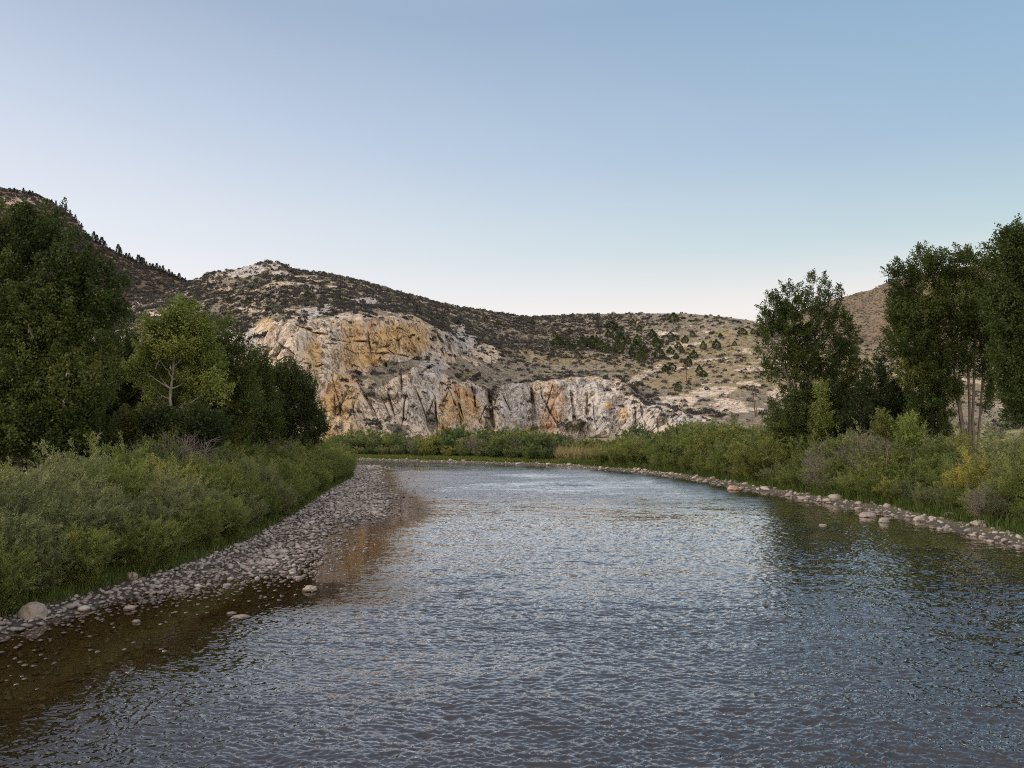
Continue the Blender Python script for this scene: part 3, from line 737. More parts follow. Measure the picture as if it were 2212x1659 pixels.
def scatter_bushes(name, n, dens, S, size, mat, label, protos, seed, cat, group=None, keep=None, kind="stuff"):
    rng = np.random.default_rng(seed)
    Pt, i, j = hill_points(n, dens, rng, S)
    sz = size[0] + (size[1] - size[0]) * rng.random(n) ** 2.0
    tone = np.clip(rng.normal(.42, .17, n), 0, 1); tone[rng.random(n) < .08] = .95
    return Pt, sz, tone, rng
protoT = []
for k in range(5):
    v, q, t = tuft(46, np.random.default_rng(50 + k), .75, 1.0, .62, .42)
    protoT.append((v, q, t))
def build_bushes(Pt, sz, tone, rng, name, mat):
    V, Q, T = [], [], []; n = 0
    for k in range(len(protoT)):
        m = np.arange(len(Pt)) % len(protoT) == k
        v, q, t = protoT[k]; Pk, sk, tk = Pt[m], sz[m], tone[m]
        th = rng.uniform(0, 2 * np.pi, len(Pk)); c, s = np.cos(th), np.sin(th)
        vx = v[None, :, 0] * c[:, None] - v[None, :, 1] * s[:, None]; vy = v[None, :, 0] * s[:, None] + v[None, :, 1] * c[:, None]
        hh = rng.uniform(.8, 1.35, len(Pk))
        vv = np.stack([vx, vy, v[None, :, 2] * hh[:, None] - .12], -1) * sk[:, None, None] + Pk[:, None]
        V.append(vv.reshape(-1, 3)); Q.append((q[None] + (np.arange(len(Pk)) * len(v))[:, None, None]).reshape(-1, 4) + n)
        T.append(np.clip(tk[:, None] + (t[None] - .5) * .5, 0, 1).ravel()); n += vv.shape[0] * vv.shape[1]
    return make_mesh(name, np.concatenate(V), np.concatenate(Q), mat, attrs={"tint": np.concatenate(T)})
Pt, sz, tone, rng_ = scatter_bushes("sagebrush", 20000, dens, S2, (.4, 1.5), M["sage"], "", protoT, 33, "")
app = sz / Pt[:, 1]
vis = (HZ - F * (Pt[:, 2] - EYE) / Pt[:, 1] < 905) & (CX + F * Pt[:, 0] / Pt[:, 1] > 700) & (CX + F * Pt[:, 0] / Pt[:, 1] < 1640)
order = np.argsort(-(app * vis)); big_i = order[:300]; rest = order[300:]
o = link("sagebrush_scrub", build_bushes(Pt[rest], sz[rest], tone[rest], rng_, "sagebrush_scrub", M["sage"])); tag(o, "dense dark scrub covering the slopes of the hill", "scrub", kind="stuff")
bush_me = []
for k in range(6):
    v, q, t = tuft(150, np.random.default_rng(150 + k), .8, 1.0, .36, .22)
    bush_me.append(make_mesh("sagebrush", v, q, M["sage"], attrs={"tint": t * .8}))
for n_, i in enumerate(big_i):
    o = link("sagebrush", bush_me[n_ % 6], loc=Pt[i] - [0, 0, .1]); o.scale = (sz[i],) * 3; o.rotation_euler = (0, 0, rnd.uniform(0, 6.28))
    tag(o, "dark rounded sagebrush growing on the rocky hillside above the river", "shrub", "larger sagebrush dotted over the hillside")

# mountain scrub on the two far slopes
for SSx, uu, nm, nn, mt, lab in ((MTN, mu, "mountain_scrub", 9000, M["sage"], "dark scrub dotted over the brown mountain slope at the left"), (SAG, su, "distant_scrub", 9000, M["sage"], "low grey scrub dotted over the distant tan hill")):
    rr = np.random.default_rng(len(nm)); dn = np.ones(uu.shape); dn[200:] = 0; dn[:80] *= .5
    dn *= (uu > -60) * (uu < 2260)
    if nm == "distant_scrub": dn *= (uu > 1780)
    q_, _, _ = hill_points(nn, dn, rr, SSx)
    ss_ = rr.uniform(.9, 2.3, nn) * (1.05 if nm == "mountain_scrub" else .42)
    tn = np.clip(rr.normal(.45 if nm == "mountain_scrub" else .74, .1, nn), 0, 1)
    o = link(nm, build_bushes(q_, ss_, tn, rr, nm, mt)); tag(o, lab, "scrub", kind="stuff")

def surf(px, py):
    """point of the limestone hill seen near a picture place"""
    s = (CX + F * S2[..., 0] / S2[..., 1] - px) ** 2 + (HZ - F * (S2[..., 2] - EYE) / S2[..., 1] - py) ** 2
    s = s + 1e6 * (rowt[:, None] > 6.05)
    i, j = np.unravel_index(np.argmin(s), s.shape)
    return S2[i, j]
# junipers: compact dark evergreen bushes with a short trunk
jun = []
for k in range(4):
    rr = np.random.default_rng(70 + k); n = 900
    u = rr.normal(size=(n, 3)); u /= np.linalg.norm(u, axis=1)[:, None]
    hz = rr.uniform(0, 1, n); prof = np.sin(np.clip(hz * 1.05 + .12, 0, 1) * np.pi) ** .7 * (1 - .35 * hz) + .08
    th = rr.uniform(0, 2 * np.pi, n); lum = 1 + .3 * pn(np.cos(th) * 1.4 + k, np.sin(th) * 1.4, hz * 3)
    r = .52 * prof * lum * rr.uniform(.6, 1, n) ** .5
    Pp = np.stack([r * np.cos(th), r * np.sin(th), .06 + hz * .94], -1)
    v, q, t = leaves(Pp, np.stack([np.cos(th), np.sin(th), th * 0 + .7], -1), .14, .07, np.clip(rr.normal(.5, .22, n), 0, 1), rr, .4)
    cm = make_mesh("crown", v, q, M["juniper"], attrs={"tint": t})
    T = Tubes(); T.add([(0, 0, -.08), (.01, 0, .1), (0, .02, .5)], [.05, .04, .02]); tm = T.mesh("trunk", M["bark"])
    jun.append((cm, tm))
JL = [(1292, 706, 5, 22), (1322, 708, 26, 14), (1205, 746, 28, 18), (1236, 756, 13, 14), (1258, 752, 22, 24), (1280, 752, 26, 26), (1300, 757, 22, 22), (1315, 762, 16, 18), (1226, 748, 12, 16), (1330, 733, 16, 26), (1343, 748, 22, 28), (1357, 742, 13, 18), (1336, 764, 24, 30), (1378, 742, 16, 20), (1376, 772, 34, 34), (1388, 782, 20, 22), (1393, 764, 17, 18), (1426, 774, 22, 24), (1449, 764, 15, 16), (1468, 753, 15, 14), (1462, 775, 12, 12), (1476, 762, 10, 10),
      (1410, 728, 15, 18), (1420, 740, 14, 14), (1450, 730, 14, 14), (1482, 741, 14, 16), (1498, 726, 11, 13), (1521, 754, 13, 18), (1550, 754, 17, 20), (1558, 728, 9, 10), (1590, 746, 9, 10), (1607, 722, 18, 14), (1647, 726, 18, 22), (1630, 720, 10, 12), (1500, 774, 16, 18), (1512, 808, 14, 20), (1521, 814, 15, 14), (1465, 846, 15, 20), (1488, 790, 15, 20), (1453, 800, 17, 16), (1438, 802, 16, 14), (1461, 735, 14, 12), (1423, 750, 20, 18), (1457, 695, 22, 20), (1382, 715, 12, 14), (1260, 735, 10, 14), (1290, 740, 12, 16), (1345, 720, 10, 14), (1232, 720, 10, 12), (1200, 730, 12, 14), (1370, 700, 12, 12), (1315, 725, 11, 14),
      (1860, 742, 16, 14), (1848, 742, 9, 9), (600, 605, 14, 12), (660, 640, 14, 14), (730, 650, 10, 12), (880, 650, 12, 12), (1050, 690, 10, 10), (940, 690, 10, 10), (1150, 700, 12, 10), (530, 655, 12, 16), (488, 652, 8, 18), (1075, 700, 10, 12), (990, 700, 10, 10), (1640, 760, 9, 14), (1660, 700, 8, 10), (820, 780, 10, 9)]
used_l = {}
for k, (px, py, w, h) in enumerate(JL):
    p0 = surf(px, py + 1); d = p0[1]; H = h * d / F * 1.05; Wd = w * d / F
    e = empty("juniper", p0); e.scale = (Wd / .95, Wd / .95, H); e.rotation_euler = (0, 0, rnd.uniform(0, 6.28))
    cm, tm = jun[k % 4]; link("crown", cm, e); link("trunk", tm, e)
    tag(e, "compact dark green juniper standing on the dry grassy hillside" if px < 1800 else "small round juniper at the foot of the distant tan hill", "juniper", "junipers scattered over the hillside" if px < 1800 else "junipers below the distant hill")

# conifers along the mountain ridge at the left
con = []
for k in range(4):
    rr = np.random.default_rng(90 + k); n = 700
    hz = rr.uniform(0, 1, n) ** .9; tier = np.abs(((hz * 9) % 1) - .2)
    r = (.27 * (1 - hz) + .015) * (1.15 - .5 * tier) * rr.uniform(.3, 1, n); th = rr.uniform(0, 2 * np.pi, n)
    r = r * (1 + .3 * np.sin(th * 3 + k + hz * 9))
    Pp = np.stack([r * np.cos(th), r * np.sin(th), .08 + .92 * hz], -1)
    v, q, t = leaves(Pp, np.stack([np.cos(th), np.sin(th), th * 0 - .15], -1), .10, .05, np.clip(rr.normal(.5, .2, n), 0, 1), rr, .3)
    cm = make_mesh("crown", v, q, M["conifer"], attrs={"tint": t})
    T = Tubes(); T.add([(0, 0, -.1), (0, 0, .4), (0, 0, 1)], [.022, .015, .004]); con.append((cm, T.mesh("trunk", M["bark"])))
CL = [(2, 404, 9), (11, 405, 10), (19, 406, 8), (33, 409, 13), (45, 411, 11), (52, 412, 10), (62, 416, 8), (71, 420, 7), (96, 430, 9), (105, 434, 10), (127, 446, 14), (118, 440, 9), (138, 452, 10), (152, 462, 12), (166, 478, 9),
      (190, 514, 20), (198, 519, 18), (208, 524, 19), (214, 529, 14), (204, 521, 11), (226, 537, 9), (244, 545, 23), (250, 547, 18), (262, 553, 12), (270, 556, 15), (276, 559, 11), (289, 564, 19), (296, 567, 17), (302, 570, 18), (307, 572, 13), (314, 575, 12), (321, 578, 14), (329, 580, 16), (337, 583, 14), (344, 586, 17), (350, 588, 11), (358, 591, 14), (364, 594, 12), (371, 597, 10), (379, 601, 15), (386, 603, 9), (392, 606, 11), (410, 613, 10), (416, 612, 8)]
def surf2(SS, px, py):
    s = (CX + F * SS[..., 0] / SS[..., 1] - px) ** 2 + (HZ - F * (SS[..., 2] - EYE) / SS[..., 1] - py) ** 2; s[201:] = 1e9
    i, j = np.unravel_index(np.argmin(s), s.shape); return SS[i, j]
for k, (px, py, h) in enumerate(CL):
    p0 = surf2(MTN, px, py + 2); H = h * 1.12 * p0[1] / F
    e = empty("conifer", p0 - [0, 0, .6]); e.scale = (H * rnd.uniform(.85, 1.3),) * 2 + (H,); e.rotation_euler = (0, 0, rnd.uniform(0, 6.28))
    cm, tm = con[k % 4]; link("crown", cm, e); link("trunk", tm, e)
    tag(e, "dark pointed conifer standing on the skyline of the mountain slope at the left", "conifer", "conifers along the mountain ridge")
# a bare snag on the summit
T = Tubes(); T.add([(0, 0, -.5), (.1, 0, 2), (.05, 0, 4.6)], [.16, .1, .04]); T.add([(.1, 0, 2), (.8, 0, 3.1)], [.06, .02]); T.add([(.1, 0, 2.8), (-.5, 0, 3.6)], [.05, .02])
o = link("dead_snag", T.mesh("dead_snag", M["dead"]), loc=surf(566, 566)); tag(o, "thin bare snag on the pale rocky summit", "dead tree")

# ------------------------------------------------------------------ utility poles and rail fences
def pole(px, ptop, pbot, d, label, arm=True, lean=0.0):
    base = surf(px, pbot)
    d = base[1]; H = (pbot - ptop) * d / F
    e = empty("utility_pole", base)
    T = Tubes(); T.add([(0, 0, -.6), (lean * .5, 0, H * .5), (lean, 0, H)], [.24, .2, .15], 8)
    link("post", T.mesh("post", M["pole"]), e)
    if arm:
        T = Tubes(); T.add([(lean - .75, .1, H - .45), (lean + .75, .1, H - .45)], [.07, .07], 4)
        link("crossarm", T.mesh("crossarm", M["pole"]), e)
        for sx in (-.6, .6):
            T = Tubes(); T.add([(lean + sx, .1, H - .38), (lean + sx, .1, H - .3), (lean + sx, .1, H - .14)], [.05, .07, .03], 6)
            link("insulator", T.mesh("insulator", M["glassy"]), e)
    tag(e, label, "utility pole", "utility poles crossing the hillside")
    return e, H
pole(1288, 767, 803, 400, "thin brown utility pole behind the rail fence above the cliffs", arm=False)
pole(1484, 780, 826, 340, "brown utility pole on the slope, next to a pair of junipers", arm=False)
pole(1061, 771, 790, 400, "faint farthest utility pole, low among the rocks and scrub", arm=False)
e3, H3 = pole(1632, 838, 900, 230, "reddish brown utility pole with a short stub post, nearest the river", lean=-1.0, arm=False)
T = Tubes(); T.add([(.35, -.2, -.4), (.3, -.2, H3 * .32)], [.17, .15], 8); link("stub_post", T.mesh("stub_post", M["pole"]), e3)
def rail_fence(pts, label):
    P0 = np.array([surf(*p) for p in pts]); base = P0[0]
    L = np.r_[0, np.cumsum(np.linalg.norm(np.diff(P0, axis=0), axis=1))]
    n = max(3, int(L[-1] / 3.2)); s = np.linspace(0, L[-1], n); Q = np.stack([np.interp(s, L, P0[:, k]) for k in range(3)], 1)
    Q[:, 2] = gsm(Q[:, 2], 1.0) + .1; Q[:, 1] = gsm(Q[:, 1], 1.5)
    e = empty("rail_fence", base); Q -= base
    for q in Q:
        T = Tubes(); T.add([q + [-.35, 0, -.8], q + [.1, 0, 1.5]], [.09, .08], 5); T.add([q + [.35, .1, -.8], q + [-.1, .1, 1.5]], [.09, .08], 5)
        link("post", T.mesh("post", M["fence"]), e)
    for hh in (.45, .9, 1.3):
        T = Tubes(); T.add(Q + [0, -.12, hh], np.full(len(Q), .085), 5); link("rail", T.mesh("rail", M["fence"]), e)
    tag(e, label, "fence")
rail_fence([(1238, 820), (1262, 812), (1291, 806), (1344, 805), (1390, 810), (1423, 815)], "long wooden rail fence running along the top of the cliffs")
rail_fence([(1556, 777), (1578, 768), (1604, 763)], "short wooden rail fence on the grassy slope by the right-hand trees")

# ------------------------------------------------------------------ willows and trees
def shrub_meshes(seed, H, Rr, nstem, nleaf, L, W, kind="willow", bare=False):
    rr = np.random.default_rng(seed); T = Tubes(); LP, LD, LT = [], [], []
    for s in range(nstem):
        th = rr.uniform(0, 2 * np.pi); out = Rr * math.sqrt(rr.uniform(.02, 1)); hh = H * (1 - .42 * (out / Rr) ** 2) * rr.uniform(.72, 1.06)
        b0 = np.array([math.cos(th), math.sin(th), 0]) * out * .35
        t = np.linspace(0, 1, 7)[:, None]
        bend = np.array([math.cos(th), math.sin(th), 0]) * (out * .75)
        c = b0 + bend * t ** 1.5 + np.array([0, 0, hh]) * (t - .12 * t ** 3 * (out / Rr)) + rr.normal(0, .05, (7, 3)) * t
        T.add(c, np.linspace(.022, .005, 7) * (1 if not bare else 1.0), 4)
        n = nleaf // nstem
        # sprays: side shoots from the stem
        ns = 9
        st = rr.uniform(.03 if not bare else .2, 1.0, ns)
        pc = np.stack([np.interp(st, t[:, 0], c[:, k]) for k in range(3)], 1)
        sd_ = rr.normal(size=(ns, 3)) * [.7, .7, .35] + [math.cos(th) * .6, math.sin(th) * .6, .75]
        sd_ /= np.linalg.norm(sd_, axis=1)[:, None]; sl = rr.uniform(.35, .95, ns) * (H / 4)
        if bare:
            for q in range(ns):
                mid = pc[q] + sd_[q] * sl[q] * .5 + rr.normal(0, .06, 3); T.add([pc[q], mid, pc[q] + sd_[q] * sl[q] + rr.normal(0, .12, 3)], [.012, .008, .004], 3)
                for w in range(2):
                    dd = sd_[q] + rr.normal(0, .6, 3); T.add([mid, mid + dd * sl[q] * .45], [.007, .003], 3)
        if n:
            tone = rr.normal(.45, .17)
            k = rr.integers(0, ns, n); a = rr.random(n) ** .8
            Pp = pc[k] + sd_[k] * (a * sl[k])[:, None] + rr.normal(0, .055 * H / 4, (n, 3))
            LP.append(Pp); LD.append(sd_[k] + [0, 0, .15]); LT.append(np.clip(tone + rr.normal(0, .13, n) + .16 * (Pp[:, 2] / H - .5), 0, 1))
    stem = T.mesh("stems", M["dead"] if bare else M["stem"])
    if not LP: return None, stem
    v, q, t = leaves(np.concatenate(LP), np.concatenate(LD), L, W, np.concatenate(LT), rr, .55)
    return (v, q, t), stem
WL = {"near": [], "mid": [], "far": [], "bare": [], "bare_far": []}
def leafmesh(d, mat): return make_mesh("foliage", d[0], d[1], M[mat], attrs={"tint": d[2]})
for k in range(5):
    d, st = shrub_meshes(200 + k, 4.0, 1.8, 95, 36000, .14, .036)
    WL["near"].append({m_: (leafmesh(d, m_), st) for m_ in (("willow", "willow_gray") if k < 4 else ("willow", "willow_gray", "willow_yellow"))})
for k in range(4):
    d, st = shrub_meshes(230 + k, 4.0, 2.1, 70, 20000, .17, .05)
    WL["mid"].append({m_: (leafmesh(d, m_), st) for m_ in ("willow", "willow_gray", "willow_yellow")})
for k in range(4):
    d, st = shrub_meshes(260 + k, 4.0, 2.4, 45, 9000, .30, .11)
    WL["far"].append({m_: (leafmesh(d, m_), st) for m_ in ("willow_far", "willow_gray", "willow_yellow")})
for k in range(3):
    _, st = shrub_meshes(280 + k, 3.8, 1.7, 70, 0, 0, 0, bare=True); WL["bare"].append(st)
GR = {"left": ("bushy green willow in the dense thicket along the left bank", "willows of the left bank thicket"),
      "leftg": ("silvery grey-green willow in the thicket along the left bank", "silvery willows of the left bank thicket"),
      "lefty": ("yellowing willow in the thicket along the left bank", "yellowing willows of the left bank thicket"),
      "right": ("bushy green willow in the thicket behind the rocks of the right bank", "willows of the right bank thicket"),
      "rightg": ("grey-green willow in the thicket behind the rocks of the right bank", "grey-green willows of the right bank thicket"),
      "righty": ("yellow-topped willow in the thicket behind the rocks of the right bank", "yellowing willows of the right bank thicket"),
      "far": ("distant green willow in the row across the river below the cliffs", "willows across the river below the cliffs"),
      "farg": ("distant grey-green willow in the row across the river below the cliffs", "grey-green willows across the river"),
      "fary": ("distant yellow-green willow in the row across the river below the cliffs", "yellow-green willows across the river")}
def place_willow(x, y, H, key, lod, mat, wid=1.0):
    z = float(ground_z(np.array([x]), np.array([y]))[0])
    e = empty("willow", (x, y, z - .08), rnd.uniform(0, 6.28)); s = H / 4.0; e.scale = (s * wid, s * wid, s)
    pr = rnd.choice([p for p in WL[lod] if mat in p]); fm, sm_ = pr[mat]
    link("foliage", fm, e); link("stems", sm_, e)
    sfx = "g" if mat == "willow_gray" else "y" if mat == "willow_yellow" else ""
    lab, grp = GR[key + sfx]; tag(e, lab, "willow", grp)
    return e
def place_bare(x, y, H, lab, grp):
    z = float(ground_z(np.array([x]), np.array([y]))[0])
    o = link("bare_shrub", rnd.choice(WL["bare"]), loc=(x, y, z)); o.scale = (H / 3.8 * 1.1, H / 3.8 * 1.1, H / 3.8); o.rotation_euler = (0, 0, rnd.uniform(0, 6.28))
    tag(o, lab, "bare shrub", grp)
def along(line, step0):
    Pl = np.array(line, float); L = np.r_[0, np.cumsum(np.linalg.norm(np.diff(Pl, axis=0), axis=1))]
    s = 0
    while s < L[-1]:
        p = np.array([np.interp(s, L, Pl[:, 0]), np.interp(s, L, Pl[:, 1])]); q = np.array([np.interp(s + .5, L, Pl[:, 0]), np.interp(s + .5, L, Pl[:, 1])])
        tdir = (q - p) / (np.linalg.norm(q - p) + 1e-9)
        yield p, tdir; s += step0(p)
LEFTV = [(-17.6, 13), (-16.8, 22), (-15.8, 28), (-15.0, 33), (-14.8, 41), (-16.1, 55), (-18.1, 71), (-20.8, 98), (-25.3, 118), (-28.8, 130)]
for row, (off, hh) in enumerate(((.15, 2.3), (1.7, 3.3), (4.0, 4.1), (6.8, 4.4))):
    for p, td in along(LEFTV, lambda p: 1.75 + p[1] * .013 + .3 * row):
        nrm = np.array([-td[1], td[0]])
        q = p + nrm * (off + rnd.uniform(-.4, .5)) + td * rnd.uniform(-.6, .6)
        dd = q[1]; lod = "near" if dd < 58 else "mid"
        H = hh * rnd.uniform(.85, 1.12) * np.interp(dd, [20, 45, 90, 130], [1.0, 1.0, .98, 1.15])
        cl = pn(np.array([q[0] / 4.]), np.array([q[1] / 5.]), np.array([1.]))[0]
        mat = "willow_gray" if cl > .19 and dd < 60 else "willow"
        if lod == "near" and dd > 27 and rnd.random() < .06: mat = "willow_yellow"
        if lod == "mid" and rnd.random() < .05: mat = "willow_yellow"
        place_willow(q[0], q[1], H, "left", lod, mat)
for (px, dd, H) in [(350, 48, 4.9), (385, 50, 5.1), (425, 51, 5.0), (600, 78, 4.6)]:
    place_bare((px - CX) / F * dd, dd, H, "bare grey-twigged shrub rising from the left bank willows", "bare grey shrubs in the left bank thicket")
RIGHTV = [(28.6, 30), (27.9, 40), (28.4, 50), (28.8, 57), (27.4, 66.5), (25.8, 80), (24.2, 95), (20.2, 112)]
for row, (off, hh) in enumerate(((.4, 2.2), (2.4, 3.8), (5.0, 4.9), (8.0, 5.2))):
    for p, td in along(RIGHTV, lambda p: 2.2 + .5 * row):
        nrm = np.array([td[1], -td[0]])
        q = p + nrm * (off + rnd.uniform(-.5, .5)) + td * rnd.uniform(-.7, .7); dd = q[1]
        lod = "near" if dd < 55 else "mid"
        px = CX + F * q[0] / dd
        cl = pn(np.array([q[0] / 4.]), np.array([q[1] / 6.]), np.array([4.]))[0]
        mat = "willow_gray" if cl > .1 else "willow"
        if px > 2020 and row >= 1 and rnd.random() < .28: mat = "willow_yellow"
        if rnd.random() < .05: mat = "willow_yellow"
        if lod == "near" and mat == "willow_yellow" and row == 0: mat = "willow"
        H = hh * rnd.uniform(.85, 1.15) * np.interp(dd, [40, 60, 80, 112], [.88, 1.0, 1.05, 1.25])
        place_willow(q[0], q[1], H, "right", lod, mat)
# tall dome-shaped willows by the right bend
def on_ray(px, off):
    """distance along a line of sight at which the bank has been left behind by off metres"""
    dd = np.arange(38, 190, .5); x_ = (px - CX) / F * dd; q = poly_sd(x_, dd, RIVER); i = int(np.argmax(q > off)); return float(dd[i])
for (px, off, H) in [(1650, 2.5, 2.8), (1765, 2.0, 2.6), (1780, 4, 4.4), (1900, 4.5, 4.6), (2120, 1.6, 2.4), (1872, 6, 5.2)]:
    dd = on_ray(px, off); place_bare((px - CX) / F * dd, dd, H, "bare twiggy grey shrub among the right bank willows", "bare shrubs among the right bank willows")
for (px, ytop, dd, w) in [(1340, 948, 112, 1.1), (1375, 940, 110, 1.15), (1300, 958, 118, 1.0), (1430, 955, 104, 1.2), (1480, 930, 106, 1.35), (1525, 914, 106, 1.35), (1560, 910, 108, 1.35), (1600, 925, 104, 1.2), (1450, 940, 114, 1.2), (1640, 930, 100, 1.1)]:
    dd = on_ray(px, 2.2 + 1.3 * (w > 1.12) + 2.5 * (w > 1.3)); x = (px - CX) / F * dd; gz = float(ground_z(np.array([x]), np.array([dd]))[0]); H = EYE + (HZ - ytop) / F * dd - gz
    place_willow(x, dd, H, "right", "mid", "willow" if rnd.random() < .75 else "willow_yellow", wid=w)
# row across the river
FARV = [(20, 118), (9, 134), (-8, 146), (-29, 160), (-58, 173), (-110, 186)]
for row, (off, hh) in enumerate(((.9, 3.1), (4.6, 5.0), (9.5, 5.8), (16, 6.0))):
    for p, td in along(FARV, lambda p: 3.9 + .6 * row):
        nrm = np.array([td[1], -td[0]])
        q = p + nrm * (off + rnd.uniform(-.8, .8)) + td * rnd.uniform(-.9, .9); px = CX + F * q[0] / q[1]
        if px < 700: continue
        H = hh * rnd.uniform(.75, 1.15)
        if 1205 < px < 1310:                              # the gap of grass
            if row < 2: continue
            H *= .8
        H *= np.interp(px, [700, 760, 800, 900, 1000, 1200, 1300, 1400], [.7, .85, .95, .95, .98, 1.0, .9, 1.0])
        r_ = rnd.random(); mat = "willow_yellow" if (r_ < .10 or (1130 < px < 1210 and r_ < .4)) else "willow_gray" if r_ < .32 else "willow_far"
        place_willow(q[0], q[1], H, "far", "far", mat)
for (px, dd, H) in [(1022, 150, 4.0), (1030, 149, 3.6), (1115, 144, 3.6), (745, 168, 3.0), (900, 158, 4.2), (1240, 150, 4.4), (1270, 148, 3.8)]:
    place_bare((px - CX) / F * dd, dd, H, "bare purplish-grey shrub in the willows across the river", "bare shrubs across the river")

def tree(name, base, lobes, trunks, mat, bark, nclus, nleaf, L, W, label, seed, cat="tree", group=None, shoot=(.5, 1.1), spread=.16, limb_r=.10, lowfill=0.0, showlimb=1.0):
    """lobes: (x, y, z, rx, ry, rz) relative to base; trunks: polylines with radii"""
    rr = np.random.default_rng(seed); T = Tubes(); skel = []
    for pts, rad in trunks:
        if isinstance(rad, tuple): rad = rad[0]
        pts = np.array(pts, float); t = np.linspace(0, 1, 14); s = np.linspace(0, 1, len(pts))
        c = np.stack([np.interp(t, s, pts[:, k]) for k in range(3)], 1); c[1:-1] = (c[:-2] + 2 * c[1:-1] + c[2:]) / 4
        c[1:] += rr.normal(0, .05, (13, 3)); r = np.interp(t, [0, .06, 1], [rad * 1.35, rad, rad * .22])
        T.add(c, r, 9, 0.0); skel += [(c[i], r[i]) for i in range(3, 14)]
    SP = np.array([s[0] for s in skel]); SR = np.array([s[1] for s in skel])
    lob = np.array(lobes, float); lob[:, 3:] *= 1.06; vol = (lob[:, 3] * lob[:, 4] * lob[:, 5]) ** .8; kk = rr.choice(len(lob), nclus, p=vol / vol.sum())
    u = rr.normal(size=(nclus, 3)); u /= np.linalg.norm(u, axis=1)[:, None]; r = rr.uniform(.12, 1, nclus) ** .42
    C = lob[kk, :3] + u * r[:, None] * lob[kk, 3:6]; C[:, 2] = np.maximum(C[:, 2], .5)
    # limbs to each lobe and sub limbs to some clusters
    LS = []
    for l in lob:
        cst = np.linalg.norm(SP - (l[:3] - [0, 0, l[5] * .9]), axis=1) + 2.0 * np.maximum(0, SP[:, 2] - l[2] + l[5] * .3)
        i = int(np.argmin(cst)); a = SP[i]; bnd = l[:3] + [0, 0, l[5] * .35]
        t = np.linspace(0, 1, 8)[:, None]; mid = (a + bnd) / 2 + [0, 0, -.12 * np.linalg.norm(bnd - a)] + rr.normal(0, .15, 3)
        c = a * (1 - t) ** 2 + 2 * mid * t * (1 - t) + bnd * t ** 2; ra = min(SR[i] * .7, limb_r * (.6 + .1 * np.linalg.norm(bnd - a)))
        T.add(c, np.linspace(ra, .02, 8), 6); LS += [c[q] for q in range(2, 8)]
    LS = np.array(LS + [s[0] for s in skel[4:]])
    for i in rr.choice(nclus, min(nclus, 260), replace=False):
        j = int(np.argmin(np.linalg.norm(LS - (C[i] - [0, 0, .3]), axis=1) + 1.5 * np.maximum(0, LS[:, 2] - C[i][2])))
        a = LS[j]; m_ = (a + C[i]) / 2 + rr.normal(0, .12, 3) + [0, 0, -.1]
        T.add([a, m_, C[i]], [.035 * showlimb, .022 * showlimb, .008], 4)
    nsh = nleaf // nclus
    outd = (C - lob[kk, :3]) / lob[kk, 3:6]; sd_ = outd * .55 + [0, 0, .75] + rr.normal(0, .25, (nclus, 3)); sd_ /= np.linalg.norm(sd_, axis=1)[:, None]
    sl = rr.uniform(*shoot, nclus); k = np.repeat(np.arange(nclus), nsh); n = len(k); a = rr.uniform(-.35, 1, n)
    tp = np.clip(1.15 - np.abs(a), .25, 1)[:, None]
    Pp = C[k] + sd_[k] * (a * sl[k])[:, None] + rr.normal(0, 1, (n, 3)) * spread * tp * [1.25, 1.25, 1]
    tone = rr.normal(.45, .13, nclus) + rr.normal(0, .16, len(lob))[kk]; tint = np.clip(tone[k] + rr.normal(0, .12, n), 0, 1)
    v, q, t = leaves(Pp, sd_[k] * .6 + [0, 0, -.35], L, W, tint, rr, .8)
    e = empty(name, base)
    link("trunk", T.mesh("trunk", M[bark]), e); link("crown", make_mesh("crown", v, q, M[mat], attrs={"tint": t}), e)
    tag(e, label, cat, group); return e
def lob_px(items, base, d):
    """lobes given by picture place and size, all round distance d"""
    out_ = []
    for it in items:
        px, py, rx, ry = it[:4]; dd = d + (it[4] if len(it) > 4 else 0)
        c = at(px, py, dd); s = dd / F
        out_.append((c[0] - base[0], c[1] - base[1], c[2] - base[2], rx * s, max(rx * s * .9, .6), ry * s))
    return out_
def gpt(px, d):
    x = (px - CX) / F * d; return np.array([x, d, float(ground_z(np.array([x]), np.array([d]))[0])])
def mk(name, px, d, lobes, mat, bark, nclus, nleaf, L, W, label, seed, trunk_px=None, tr=.25, **kw):
    base = gpt(px, d); lo = lob_px(lobes, base, d); trs = []
    for ti, tp in enumerate(trunk_px or []):
        pts = [at(a[0], a[1], d + (a[2] if len(a) > 2 else 0)) - base for a in tp]; pts[0][2] = -.3 if tp[0][1] > 940 else pts[0][2]; trs.append((pts, tr if (ti == 0 or tp[0][1] > 940) else tr * .32))
    kw.pop("tscale", None)
    if not trs:
        top = max(l[2] + l[5] * .3 for l in lo); tx = np.mean([l[0] for l in lo]); trs = [([(0, 0, -.3), (tx * .4, 0, top * .5), (tx, 0, top)], tr)]
    return tree(name, base, lo, trs, mat, bark, nclus, nleaf, L, W, label, seed, **kw)

